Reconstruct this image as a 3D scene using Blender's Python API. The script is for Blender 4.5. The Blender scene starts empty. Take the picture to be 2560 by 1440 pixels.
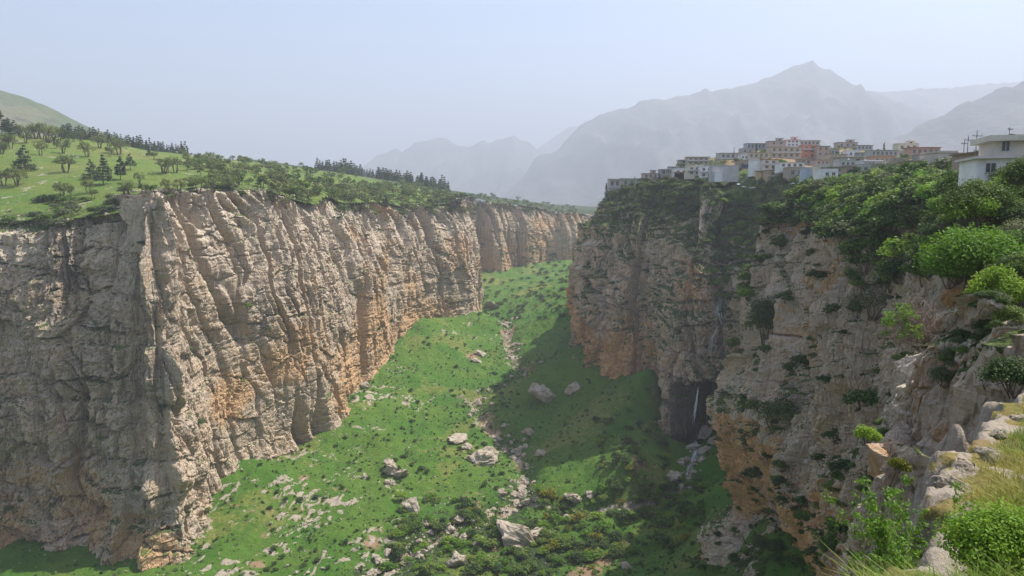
import bpy, math, random
import numpy as np
from mathutils import Vector, Matrix

# ---------------------------------------------------------------- camera, sky, sun, exposure
R = math.radians
FPX, PITCH = 1828.0, R(6.24)                 # focal length in photo pixels, downward tilt
CT, ST = math.cos(PITCH), math.sin(PITCH)
scene = bpy.context.scene
col = scene.collection
cam_d = bpy.data.cameras.new('camera'); cam = bpy.data.objects.new('camera', cam_d); col.objects.link(cam)
cam_d.sensor_width = 36.0; cam_d.lens = 36.0 * FPX / 2560.0
cam_d.clip_start = 0.1; cam_d.clip_end = 60000
cam.location = (0, 0, 0); cam.rotation_euler = (math.pi / 2 - PITCH, 0, 0)
scene.camera = cam

SUN = Vector((0.48, 0.20, 0.855)).normalized()            # towards the sun: right, a little ahead, high
world = bpy.data.worlds.new('World'); scene.world = world; world.use_nodes = True
wn = world.node_tree
sky = wn.nodes.new('ShaderNodeTexSky'); sky.sky_type = 'NISHITA'; sky.sun_disc = False
sky.sun_elevation = math.asin(SUN.z); sky.sun_rotation = math.atan2(SUN.x, SUN.y)
sky.altitude = 700; sky.air_density = 1.0; sky.dust_density = 4.0; sky.ozone_density = 2.2
bg = wn.nodes['Background']; bg.inputs['Strength'].default_value = 0.15
wn.links.new(sky.outputs[0], bg.inputs['Color'])
sun_d = bpy.data.lights.new('sun', 'SUN'); sun_d.energy = 5.0; sun_d.angle = R(0.6); sun_d.color = (1.0, 0.94, 0.85)
sun = bpy.data.objects.new('sun', sun_d); col.objects.link(sun)
sun.rotation_euler = SUN.to_track_quat('Z', 'Y').to_euler(); sun.location = (200, 100, 300)
scene.view_settings.view_transform = 'Standard'; scene.view_settings.look = 'None'
scene.view_settings.gamma = 1.0; scene.view_settings.use_curve_mapping = False
scene.view_settings.exposure = 0.80
scene.cycles.max_bounces = 6; scene.cycles.volume_bounces = 2; scene.cycles.diffuse_bounces = 3
scene.cycles.use_denoising = True
SCALE = 1.8                                  # the place is laid out in units of 1.8 m and scaled to metres at the end
HAZE_DENSITY = 0.00030 / SCALE

# ---------------------------------------------------------------- pixels <-> places
def ray(px, py):
    x = (px - 1280) / FPX; u = -(py - 720) / FPX
    return np.array([x, CT + u * ST, -ST + u * CT])
def at(px, py, Y):
    d = ray(px, py); return d * (Y / d[1])
def atz(px, py, z):
    d = ray(px, py); return d * (z / d[2])
def proj(p):
    zc = p[1] * CT - p[2] * ST; yc = p[1] * ST + p[2] * CT
    return 1280 + FPX * p[0] / zc, 720 - FPX * yc / zc

# ---------------------------------------------------------------- noise (numpy)
_rs = np.random.RandomState(7)
_perm = np.tile(_rs.permutation(256), 3)
_g = _rs.normal(size=(256, 3)); _g /= np.linalg.norm(_g, axis=1)[:, None]
def perlin(x, y, z=0.0):
    x, y, z = np.broadcast_arrays(np.asarray(x, float), np.asarray(y, float), np.asarray(z, float))
    xi = np.floor(x).astype(int); yi = np.floor(y).astype(int); zi = np.floor(z).astype(int)
    xf = x - xi; yf = y - yi; zf = z - zi
    fu = xf**3 * (xf * (xf * 6 - 15) + 10); fv = yf**3 * (yf * (yf * 6 - 15) + 10); fw = zf**3 * (zf * (zf * 6 - 15) + 10)
    xi &= 255; yi &= 255; zi &= 255
    def c(a, b, d):
        g = _g[_perm[_perm[_perm[xi + a] + yi + b] + zi + d]]
        return g[..., 0] * (xf - a) + g[..., 1] * (yf - b) + g[..., 2] * (zf - d)
    x00 = c(0,0,0) * (1 - fu) + c(1,0,0) * fu; x10 = c(0,1,0) * (1 - fu) + c(1,1,0) * fu
    x01 = c(0,0,1) * (1 - fu) + c(1,0,1) * fu; x11 = c(0,1,1) * (1 - fu) + c(1,1,1) * fu
    return ((x00 * (1 - fv) + x10 * fv) * (1 - fw) + (x01 * (1 - fv) + x11 * fv) * fw) * 1.5
def fbm(x, y, z=0.0, o=4, g=0.5):
    r = 0; a = 1.0; f = 1.0
    for k in range(o):
        r = r + a * perlin(np.asarray(x) * f + 17.3 * k, np.asarray(y) * f - 9.1 * k, np.asarray(z) * f + 5.7 * k); a *= g; f *= 2.03
    return r
def rnd2(i, j, k=0):
    return _perm[_perm[_perm[(np.asarray(i).astype(int) & 255)] + (np.asarray(j).astype(int) & 255)] + k] / 255.0
def cells(x, y, seed=0):
    """2-D Worley: cell random value and distance to the cell border"""
    xi = np.floor(x); yi = np.floor(y)
    d1 = np.full(x.shape, 9.0); d2 = np.full(x.shape, 9.0); v = np.zeros(x.shape)
    for a in (-1, 0, 1):
        for b in (-1, 0, 1):
            cx = xi + a; cy = yi + b
            dx = cx + 0.1 + 0.8 * rnd2(cx, cy, seed) - x; dy = cy + 0.1 + 0.8 * rnd2(cx, cy, seed + 40) - y
            d = np.sqrt(dx * dx + dy * dy); w = rnd2(cx, cy, seed + 80)
            n = d < d1
            d2 = np.where(n, d1, np.minimum(d2, d)); v = np.where(n, w, v); d1 = np.where(n, d, d1)
    return v, d2 - d1
def sstep(a, b, x):
    t = np.clip((x - a) / (b - a), 0, 1); return t * t * (3 - 2 * t)

# ---------------------------------------------------------------- mesh helpers
def mk_mesh(name, verts, faces, mats=(), smooth=False, attr=None, mat_idx=None):
    verts = np.asarray(verts, float).reshape(-1, 3); faces = np.asarray(faces, int)
    me = bpy.data.meshes.new(name); n, k = faces.shape
    me.vertices.add(len(verts)); me.vertices.foreach_set('co', verts.ravel())
    me.loops.add(n * k); me.loops.foreach_set('vertex_index', faces.ravel())
    me.polygons.add(n); me.polygons.foreach_set('loop_start', np.arange(n) * k)
    try: me.polygons.foreach_set('loop_total', np.full(n, k))
    except Exception: pass
    for m in mats: me.materials.append(m)
    if mat_idx is not None: me.polygons.foreach_set('material_index', np.asarray(mat_idx, int))
    me.polygons.foreach_set('use_smooth', np.full(n, smooth))
    if attr:
        for an, (dom, val) in attr.items():
            a = me.attributes.new(an, 'FLOAT_COLOR', dom)
            v = np.asarray(val, float)
            if v.ndim == 1: v = np.repeat(v[:, None], 4, 1)
            a.data.foreach_set('color', v.ravel())
    me.update(calc_edges=True); me.validate()
    return me
def link(name, me, parent=None, **props):
    o = bpy.data.objects.new(name, me); col.objects.link(o)
    if parent is not None: o.parent = parent
    for k, v in props.items(): o[k] = v
    return o
def empty(name, loc, rz=0.0, **props):
    o = link(name, None, None, **props); o.location = loc; o.rotation_euler = (0, 0, rz); o.empty_display_size = 0.3
    return o
def grid_faces(n, m):
    i, j = np.meshgrid(np.arange(n - 1), np.arange(m - 1), indexing='ij')
    a = i * m + j
    return np.stack([a, a + m, a + m + 1, a + 1], -1).reshape(-1, 4)
def grid_normals(P):
    du = np.gradient(P, axis=0); dv = np.gradient(P, axis=1)
    n = np.cross(du, dv); n /= np.linalg.norm(n, axis=-1)[..., None] + 1e-9
    return n
class RBF:
    def __init__(s, pts, lam=0.5):
        p = np.asarray(pts, float); s.c = p[:, :2]; n = len(p)
        A = np.zeros((n + 3, n + 3))
        A[:n, :n] = s.phi(np.linalg.norm(s.c[:, None] - s.c[None], axis=-1)) - lam * np.eye(n)
        A[:n, n] = 1; A[:n, n + 1:] = s.c / 100.0; A[n:, :n] = A[:n, n:].T
        b = np.zeros(n + 3); b[:n] = p[:, 2]
        s.w = np.linalg.solve(A, b); s.n = n
    def phi(s, r): return np.sqrt(r * r + 36.0)
    def __call__(s, x, y):
        x, y = np.broadcast_arrays(np.asarray(x, float), np.asarray(y, float)); sh = x.shape
        q = np.stack([x.ravel(), y.ravel()], -1); out = np.zeros(len(q))
        for k in range(0, len(q), 40000):
            b = q[k:k + 40000]
            out[k:k + 40000] = s.phi(np.linalg.norm(b[:, None] - s.c[None], axis=-1)) @ s.w[:s.n] + s.w[s.n] + (b / 100.0) @ s.w[s.n + 1:]
        return out.reshape(sh)
def inside(poly, x, y):
    p = np.asarray(poly); r = np.zeros(x.shape, bool); j = len(p) - 1
    for i in range(len(p)):
        xi, yi = p[i]; xj, yj = p[j]
        c = ((yi > y) != (yj > y)) & (x < (xj - xi) * (y - yi) / (yj - yi + 1e-12) + xi)
        r ^= c; j = i
    return r
def poly_dist(line, x, y):
    d = np.full(x.shape, 1e9)
    for (ax, ay), (bx, by) in zip(line[:-1], line[1:]):
        vx, vy = bx - ax, by - ay; t = np.clip(((x - ax) * vx + (y - ay) * vy) / (vx * vx + vy * vy + 1e-9), 0, 1)
        d = np.minimum(d, np.hypot(x - ax - t * vx, y - ay - t * vy))
    return d

# ---------------------------------------------------------------- materials
class NT:
    def __init__(s, name):
        s.m = bpy.data.materials.new(name); s.m.use_nodes = True; s.t = s.m.node_tree
        s.b = s.t.nodes['Principled BSDF']; s.b.inputs['Specular IOR Level'].default_value = 0.25
        s.b.inputs['Roughness'].default_value = 0.9
        s.geo = s.n('ShaderNodeTexCoord').outputs['Object']
    def n(s, typ, **kw):
        nd = s.t.nodes.new(typ)
        for k, v in kw.items(): setattr(nd, k, v)
        return nd
    def l(s, a, b): s.t.links.new(a, b)
    def _in(s, sock, v):
        if hasattr(v, 'default_value') or hasattr(v, 'links'): s.l(v, sock)
        elif isinstance(v, (tuple, list)) and len(v) == 3 and sock.type == 'RGBA': sock.default_value = (*v, 1)
        else: sock.default_value = v
    def coord(s, sx, sy, sz, src=None):
        nd = s.n('ShaderNodeMapping'); nd.inputs['Scale'].default_value = (sx, sy, sz); s.l(src or s.geo, nd.inputs[0]); return nd.outputs[0]
    def noise(s, scale, detail=4, rough=0.55, vec=None, out='Fac', dist=0.0):
        nd = s.n('ShaderNodeTexNoise'); nd.inputs['Scale'].default_value = scale; nd.inputs['Detail'].default_value = detail
        nd.inputs['Roughness'].default_value = rough; nd.inputs['Distortion'].default_value = dist
        s.l(vec or s.geo, nd.inputs['Vector']); return nd.outputs[out]
    def vor(s, scale, vec=None, feature='F1', out='Distance'):
        nd = s.n('ShaderNodeTexVoronoi', feature=feature); nd.inputs['Scale'].default_value = scale
        s.l(vec or s.geo, nd.inputs['Vector']); return nd.outputs[out]
    def math(s, op, a, b=0.0, c=None, clamp=False):
        nd = s.n('ShaderNodeMath', operation=op, use_clamp=clamp); s._in(nd.inputs[0], a); s._in(nd.inputs[1], b)
        if c is not None: s._in(nd.inputs[2], c)
        return nd.outputs[0]
    def mrange(s, v, a, b, c=0.0, d=1.0):
        nd = s.n('ShaderNodeMapRange', interpolation_type='SMOOTHSTEP'); s._in(nd.inputs[0], v)
        for k, q in zip((1, 2, 3, 4), (a, b, c, d)): nd.inputs[k].default_value = q
        return nd.outputs[0]
    def mix(s, f, a, b, blend='MIX'):
        nd = s.n('ShaderNodeMix', data_type='RGBA', blend_type=blend); s._in(nd.inputs[0], f); s._in(nd.inputs[6], a); s._in(nd.inputs[7], b); return nd.outputs[2]
    def attr(s, name):
        nd = s.n('ShaderNodeAttribute', attribute_name=name); sp = s.n('ShaderNodeSeparateColor'); s.l(nd.outputs['Color'], sp.inputs[0])
        return sp.outputs[0], sp.outputs[1], sp.outputs[2], nd.outputs['Alpha']
    def bump(s, h, strength, dist, prev=None):
        nd = s.n('ShaderNodeBump'); nd.inputs['Strength'].default_value = strength; nd.inputs['Distance'].default_value = dist * SCALE
        s.l(h, nd.inputs['Height'])
        if prev is not None: s.l(prev, nd.inputs['Normal'])
        return nd.outputs[0]
    def done(s, color, normal=None, rough=None):
        s._in(s.b.inputs['Base Color'], color)
        if normal is not None: s.l(normal, s.b.inputs['Normal'])
        if rough is not None: s._in(s.b.inputs['Roughness'], rough)
        return s.m

def rock_mat(name, tan, grey, orange, dark, pale, k=1.0, bs=1.0):
    """weathered limestone; k scales the texture (bigger k = finer). attribute 'mask': orange, plants, stain, pale"""
    t = NT(name); o, v, d, a = t.attr('mask')
    n1 = t.noise(0.11 * k, 6, 0.6); n2 = t.noise(0.6 * k, 8, 0.65)
    st = t.noise(1.0, 6, 0.65, t.coord(0.55 * k, 0.55 * k, 0.045 * k))
    st2 = t.noise(1.0, 5, 0.6, t.coord(1.6 * k, 1.6 * k, 0.12 * k))
    lay = t.noise(1.0, 5, 0.65, t.coord(0.05 * k, 0.05 * k, 0.9 * k))
    c = t.mix(t.mrange(n1, 0.36, 0.64), grey, tan)
    c = t.mix(t.math('MULTIPLY', t.mrange(lay, 0.42, 0.66), 0.45), c, pale)
    c = t.mix(t.math('MULTIPLY', a, t.mrange(n2, 0.25, 0.6)), c, pale)
    c = t.mix(t.mrange(t.math('ADD', o, t.math('MULTIPLY', t.math('SUBTRACT', n2, 0.5), 1.3)), 0.3, 0.75), c, orange)
    sd = t.math('ADD', d, t.math('MULTIPLY', t.math('SUBTRACT', st, 0.5), 2.6))
    c = t.mix(t.math('MULTIPLY', t.mrange(sd, 0.35, 0.95), 0.8), c, dark)
    c = t.mix(t.math('MULTIPLY', t.mrange(st2, 0.54, 0.72), 0.28), c, dark)
    c = t.mix(t.math('MULTIPLY', t.mrange(t.noise(3.2 * k, 6, 0.7), 0.5, 0.75), 0.25), c, dark)
    vn = t.noise(1.7 * k, 6, 0.75)
    vg = t.mrange(t.math('ADD', v, t.math('MULTIPLY', t.math('SUBTRACT', vn, 0.5), 3.0)), 0.42, 0.62)
    g = t.mix(t.mrange(t.noise(0.35 * k, 4), 0.35, 0.65), (0.06, 0.10, 0.022), (0.16, 0.21, 0.045))
    g = t.mix(t.mrange(t.noise(2.4 * k, 4), 0.45, 0.7), g, (0.038, 0.06, 0.02))
    c = t.mix(vg, c, g)
    vd = t.vor(0.35 * k, t.coord(1.4, 1.4, 0.5), 'DISTANCE_TO_EDGE')
    h = t.math('ADD', t.noise(0.8 * k, 12, 0.68), t.math('MULTIPLY', st2, 0.5))
    h = t.math('ADD', h, t.math('MULTIPLY', t.mrange(vd, 0.0, 0.10), 0.25))
    h = t.math('ADD', h, t.math('MULTIPLY', lay, 0.5))
    return t.done(c, t.bump(h, 1.0, 0.9 * bs / k), 0.92)

ROCK_L = rock_mat('limestone_sunny', (0.54, 0.40, 0.265), (0.42, 0.335, 0.25), (0.60, 0.385, 0.21), (0.12, 0.095, 0.077), (0.66, 0.565, 0.44), bs=1.5)
ROCK_R = rock_mat('limestone_brown', (0.64, 0.44, 0.275), (0.48, 0.38, 0.29), (0.70, 0.395, 0.19), (0.115, 0.09, 0.075), (0.70, 0.575, 0.43), bs=1.6)
ROCK_W = rock_mat('limestone_shaded', (0.64, 0.46, 0.30), (0.48, 0.39, 0.30), (0.70, 0.40, 0.19), (0.10, 0.08, 0.066), (0.72, 0.60, 0.46), k=1.9, bs=1.8)
ROCK_N = rock_mat('limestone_near', (0.54, 0.40, 0.265), (0.40, 0.325, 0.25), (0.58, 0.365, 0.20), (0.10, 0.082, 0.068), (0.70, 0.60, 0.47), k=5.0, bs=1.8)

def ground_mat(name, k=1.0, lush=(0.058, 0.155, 0.013), mid=(0.095, 0.18, 0.02), dry=(0.24, 0.235, 0.06)):
    """meadow; attribute 'mask': rock, bare soil, dry grass, scrub"""
    t = NT(name); r, so, dr, sc = t.attr('mask')
    n1 = t.noise(0.05 * k, 5, 0.6); n2 = t.noise(0.5 * k, 6, 0.65); n3 = t.noise(3.0 * k, 5, 0.7)
    c = t.mix(t.mrange(n1, 0.36, 0.62), lush, mid)
    c = t.mix(t.mrange(t.math('ADD', dr, t.math('SUBTRACT', n2, 0.5)), 0.3, 0.75), c, dry)
    c = t.mix(t.math('MULTIPLY', t.mrange(n3, 0.46, 0.66), 0.45), c, (0.03, 0.062, 0.011))
    c = t.mix(t.math('MULTIPLY', t.mrange(t.noise(0.17 * k, 7, 0.7), 0.5, 0.7), 0.5), c, (0.045, 0.085, 0.014))
    c = t.mix(t.math('MULTIPLY', t.mrange(t.noise(0.3 * k, 7, 0.75), 0.58, 0.72), 0.5), c, dry)
    c = t.mix(t.mrange(t.math('ADD', sc, t.math('MULTIPLY', t.math('SUBTRACT', n2, 0.5), 1.4)), 0.35, 0.6), c, (0.035, 0.055, 0.018))
    soil = t.mix(n2, (0.24, 0.155, 0.085), (0.34, 0.23, 0.14))
    c = t.mix(t.mrange(t.math('ADD', so, t.math('MULTIPLY', t.math('SUBTRACT', n2, 0.5), 1.2)), 0.35, 0.65), c, soil)
    rk = t.mix(t.noise(0.8 * k, 6, 0.7), (0.26, 0.21, 0.16), (0.52, 0.45, 0.36))
    c = t.mix(t.mrange(t.math('ADD', r, t.math('MULTIPLY', t.math('SUBTRACT', t.noise(0.9 * k, 5, 0.7), 0.5), 1.1)), 0.40, 0.60), c, rk)
    h = t.math('ADD', t.noise(0.7 * k, 8, 0.65), t.math('MULTIPLY', n3, 0.5))
    return t.done(c, t.bump(h, 1.0, 1.0 / k), 0.95)
FLOOR_M = ground_mat('canyon_meadow')
PLATEAU_M = ground_mat('plateau_meadow', lush=(0.105, 0.18, 0.024), mid=(0.145, 0.195, 0.034), dry=(0.21, 0.20, 0.06))
TOWN_M = ground_mat('town_ground', lush=(0.06, 0.11, 0.018), mid=(0.09, 0.13, 0.025))
# ---------------------------------------------------------------- canyon floor
floor_pts = [atz(*p) for p in [
    # stream bed
    (960,1400,-100.5),(1100,1330,-99.5),(1190,1290,-99),(1300,1245,-98),(1315,1190,-97),(1290,1120,-95),(1245,1085,-94),(1190,1020,-91),
    (1185,985,-89.5),(1270,955,-87.5),(1330,930,-86),(1290,900,-84),(1270,850,-81),(1260,800,-77),(1225,720,-70),(1190,655,-60),
    # foot of the left wall
    (0,1345,-97),(180,1375,-98.5),(430,1400,-99.5),(470,1275,-97),(600,1150,-89),(720,1130,-94),(855,1020,-86),(1000,850,-74),(1060,800,-66),(1190,775,-66),
    # left slope
    (800,1300,-98.5),(650,1300,-97),(900,1200,-96),(1000,1100,-93),(1000,1000,-88.5),(1100,1000,-89.5),(1100,900,-82),(1150,830,-74.5),(940,960,-84),(1180,1100,-94),(1150,1200,-96.8),
    # right talus under the bluff
    (1430,870,-65.7),(1500,905,-68),(1590,935,-69),(1650,960,-69),(1400,1000,-84),(1500,1000,-79),(1350,1100,-92),(1420,1100,-89),(1380,780,-66),(1400,700,-55),
    # alcove and the green mound before it
    (1690,1135,-88),(1720,1185,-90),(1790,1115,-86.5),(1560,1085,-83),(1620,1060,-81.5),(1480,1130,-88.5),(1590,1170,-86.5),(1660,1090,-84.5),(1700,1205,-91.5),(1600,1245,-95),(1450,1260,-96.8),(1640,1200,-91),
    # right slope under the near wall
    (1560,1430,-99),(1700,1350,-92),(1750,1250,-85),(1830,1190,-74),(1850,1300,-76),(1800,1430,-84),(2000,1430,-66),(1900,1300,-70),
    # upper valley
    (1250,695,-64),(1350,705,-64),(1220,672,-58),(1330,690,-63),(1400,655,-53),
]]
floor_pts += [np.array(p, float) for p in [(-20,150,-102),(-60,120,-100),(-130,120,-97),(20,60,-84),(30,110,-80),(-60,40,-95),(60,60,-50),(-160,200,-97),(60,250,-87),(75,230,-84),(62,262,-87),(68,262,-87),(75,262,-86.5),(62,280,-87),(68,288,-87),(76,280,-86.5),(82,255,-85),(70,205,-72),
    (120,500,-40),(90,800,-58),(-60,800,-60),(-80,520,-62),(0,1000,-58),(80,330,-60),(120,150,-55),(-150,350,-80)]]
floor_f = RBF(floor_pts, lam=0.2)
stream_px = [(930,1440,-101),(960,1400,-100.5),(1020,1365,-100),(1100,1330,-99.5),(1190,1290,-99),(1300,1245,-98),(1315,1190,-97),(1290,1120,-95),(1245,1085,-94),(1190,1020,-91),
    (1185,985,-89.5),(1270,955,-87.5),(1330,930,-86),(1290,900,-84),(1270,850,-81),(1260,800,-77)]
stream = np.array([[-55, 175, 0]] + [atz(*p) for p in stream_px])[:, :2]
brook = np.array([atz(*p) for p in [(1745,1120,-86.5),(1720,1185,-90),(1690,1220,-92),(1600,1250,-95),(1450,1275,-97),(1310,1245,-98)]])[:, :2]
paths = [np.array([atz(*p) for p in pp])[:, :2] for pp in ([(1085,1225,-97),(1082,1240,-97.2),(1030,1290,-98.5),(985,1325,-99.3)], )]

def floor_h(x, y, detail=True):
    z = floor_f(x, y)
    if not detail: return z
    ds = poly_dist(stream, x, y); db = poly_dist(brook, x, y)
    z = z - 4.2 * np.exp(-(ds / 4.6) ** 2) - 1.6 * np.exp(-(db / 3.0) ** 2)
    z = z + 1.7 * fbm(x * .035, y * .035, 3.1, 4) + 1.1 * (np.abs(perlin(x * .075, y * .075, 2.2)) - .25) + 0.5 * fbm(x * .22, y * .22, 1.0, 4)
    return z
def rock_bands(x, y):
    """outcropping beds on the left slope: narrow pale ribs that run down towards the stream"""
    w = x * 0.86 - y * 0.30 + 7 * fbm(x * .03, y * .03, 9.0, 3) + 1.2 * fbm(x * .2, y * .2, 3.0, 3)
    v = x * 0.30 + y * 0.86
    r = 1 - np.abs(perlin(w / 4.6, v / 26.0, 2.0)) * 4.6
    r2 = 1 - np.abs(perlin(w / 2.5, v / 13.0, 7.0)) * 4.2
    gate = sstep(-0.25, 0.15, fbm(x * .05, y * .05, 4.0, 3)) * sstep(-.28, .12, fbm(x * .28, y * .28, 14.0, 3))
    return np.clip(np.maximum(r, r2 * 0.95), 0, 1) * gate

ys = np.concatenate([np.linspace(60, 150, 40)[:-1], 150 * np.exp(np.linspace(0, math.log(960 / 150.0), 520))])
xs = np.concatenate([np.linspace(-190, -112, 50)[:-1], np.linspace(-112, 95, 430), np.linspace(95, 140, 20)[1:]])
FX, FY = np.meshgrid(xs, ys, indexing='ij')
FZ = floor_h(FX, FY)
pxf, pyf = proj((FX, FY, FZ))
# rocky beds in the lower-left slope, weaker elsewhere
zone = np.exp(-(((pxf - 720) / 270.0) ** 2 + ((pyf - 1330) / 190.0) ** 2)) * 1.25 + 0.75 * np.exp(-(((pxf - 960) / 120.0) ** 2 + ((pyf - 990) / 90.0) ** 2)) + 0.6 * np.exp(-(((pxf - 1160) / 120.0) ** 2 + ((pyf - 830) / 40.0) ** 2)) + 0.25
zone = np.clip(zone, 0, 1) * (FX < 5 + 0 * FX)
bands = rock_bands(FX, FY) * zone
FZ = FZ + 0.9 * sstep(0.35, 0.9, bands) * (0.6 + 0.8 * perlin(FX * .4, FY * .4, 5))
dsm = poly_dist(stream, FX, FY); dbm = poly_dist(brook, FX, FY)
bed = np.exp(-(dsm / (3.3 + 1.4 * sstep(380, 450, FY) + 2.6 * perlin(FX * .09, FY * .09) + 1.4 * perlin(FX * .3, FY * .3))) ** 2) * sstep(-.5, .1, fbm(FX * .1, FY * .1, 44, 3))
FZ = FZ + bed * 0.6 * np.abs(fbm(FX * .55, FY * .55, 3, 3))
rockm = np.clip(bands * 1.05, 0, 1) * 0.95
rockm = np.maximum(rockm, np.clip(bed * (0.55 + 0.6 * perlin(FX * .2, FY * .2, 8)), 0, 1))
rockm = np.maximum(rockm, 0.6 * np.exp(-(dbm / 1.8) ** 2))
soil = np.clip(bed * 0.55 + .38 * sstep(.2, .6, fbm(FX * .06, FY * .06, 71, 4)), 0, 1)
for (cx, cy, cz, rr) in [(1600,1160,-86,3.2),(1470,1405,-98,4.5),(1510,1380,-98,3.5),(1430,1420,-98.5,3.0),(1560,1330,-96,2.5),(930,1360,-100,3.5),(640,1390,-98,2.5),(760,1190,-94,2.2),(1180,870,-78,5)]:
    c0 = atz(cx, cy, cz); soil = np.maximum(soil, 0.85 * np.exp(-((FX - c0[0]) ** 2 + ((FY - c0[1]) * 0.8) ** 2) / rr ** 2))
for p in paths: soil = np.maximum(soil, 0.62 * np.exp(-(poly_dist(p, FX, FY) / 0.35) ** 2)); 
dryg = 0.52 * sstep(-0.2, 0.5, fbm(FX * .03, FY * .03, 6, 4))
lush_zone = np.exp(-(((pxf - 1330) / 330.0) ** 2 + ((pyf - 1400) / 120.0) ** 2))
scrub = np.clip(0.5 * lush_zone + 0.35 * np.exp(-(dsm / 14) ** 2) + 0.25 * sstep(500, 640, FY) + 0.2 * fbm(FX * .05, FY * .05, 2, 3), 0, 0.8)
fm = np.stack([rockm, soil, dryg, scrub], -1).reshape(-1, 4)
link('canyon_ground', mk_mesh('canyon_ground', np.stack([FX, FY, FZ], -1), grid_faces(*FX.shape), [FLOOR_M], True, {'mask': ('POINT', fm)}), kind='structure', label='green canyon floor with pale rocky beds and a dry stream bed')
def ground_z(x, y):
    return float(floor_h(np.array([x]), np.array([y]))[0])

# ---------------------------------------------------------------- rims and the land behind them
def ctrl(rows):
    out = []
    for px, Y, py in rows:
        p = at(px, py, Y); out.append((p[0], p[1], p[2]))
    return out
L_ctrl = [(-260,190,-3),(-190,212,-5)] + ctrl([(-120,206,583),(0,209,582),(90,203,578),(150,207,577),(230,206,570),(275,203,552),(305,206,535),(345,200,517),(372,204,508),(405,202.5,498),(428,209,494),(440,217,492),(478,230,486),(590,252,480),(690,271,482),(740,278,486),(795,288,508),(812,296,530),(856,306,545),
    (905,345,545),(1000,402,532),(1055,428,535),(1120,450,520),(1192,474,503),(1190,500,500),(1170,580,500)]) + ctrl([(1165,680,503),(1205,700,506),(1240,690,508),(1290,722,514),(1330,715,518),(1380,750,527),(1430,745,533),(1500,790,540)]) + [(230,860,-5)]
B_ctrl = [(150,560,2),(75,520,3)] + ctrl([(1440,420,512),(1426,350,510),(1440,335,506),(1475,322,503),(1515,320,515),(1535,308,522),(1585,300,532),(1602,304,540),(1625,290,540),(1665,275,545),(1705,265,560),(1752,262,585),(1775,263,600),(1795,264,618),(1822,262,612),(1842,257,595),(1870,247,570),(1905,234,552),(1935,215,545),(1925,190,550)])
N_ctrl = ctrl([(1935,195,560),(1895,180,556),(1866,170,556),(1885,162,548),(1930,150,545),(1985,132,560),(2060,112,582),(2110,98,600),(2170,86,632),(2250,68,655),(2330,52,700),(2410,40,760),(2500,31,800),(2620,25,830),(2800,22,850),(3300,16,900)])
rowsL = [tuple(at(*p)) for p in [(0,505,242),(120,505,242),(240,500,238),(-200,500,245),(0,440,278),(0,390,312),(0,338,372),(-200,330,372),(-400,320,400),(-400,440,290),(200,440,284),(200,385,344),(240,352,425),(100,342,410),
    (400,440,296),(400,404,368),(420,386,455),(500,440,312),(560,412,425),(620,404,620),(700,445,345),(700,414,570),(800,426,650),(800,475,335),(900,482,405),(900,444,565),(1000,482,485),(1000,458,605),(1100,492,525),(1100,472,630),(1200,503,620),(1200,494,700),(1300,508,745),(1420,531,800),(500,400,800),(620,398,900),(480,398,640)]]
rowsL += [tuple(c) for c in L_ctrl] + [(-600,560,40),(-900,900,60),(-450,1000,35),(-200,1100,30),(0,1000,12),(150,1000,-10),(-420,760,42),(-700,300,40),(-340,230,6)]
plat_f = RBF(rowsL, lam=1.0)
right_rim = np.array([c[:2] for c in B_ctrl] + [c[:2] for c in N_ctrl])
polyR = [tuple(p) for p in right_rim] + [(60,-10),(420,-10),(420,760),(150,700)]
GREY, LGREY, BEIGE, CREAM, WHITE = (0.33, 0.32, 0.31), (0.42, 0.41, 0.40), (0.46, 0.38, 0.28), (0.60, 0.53, 0.42), (0.74, 0.74, 0.73)
PINK, BROWN, SALMON, YELLOW, BLUEG, STONE = (0.46, 0.36, 0.32), (0.30, 0.22, 0.16), (0.55, 0.22, 0.14), (0.58, 0.44, 0.22), (0.36, 0.41, 0.45), (0.34, 0.28, 0.22)
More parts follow.
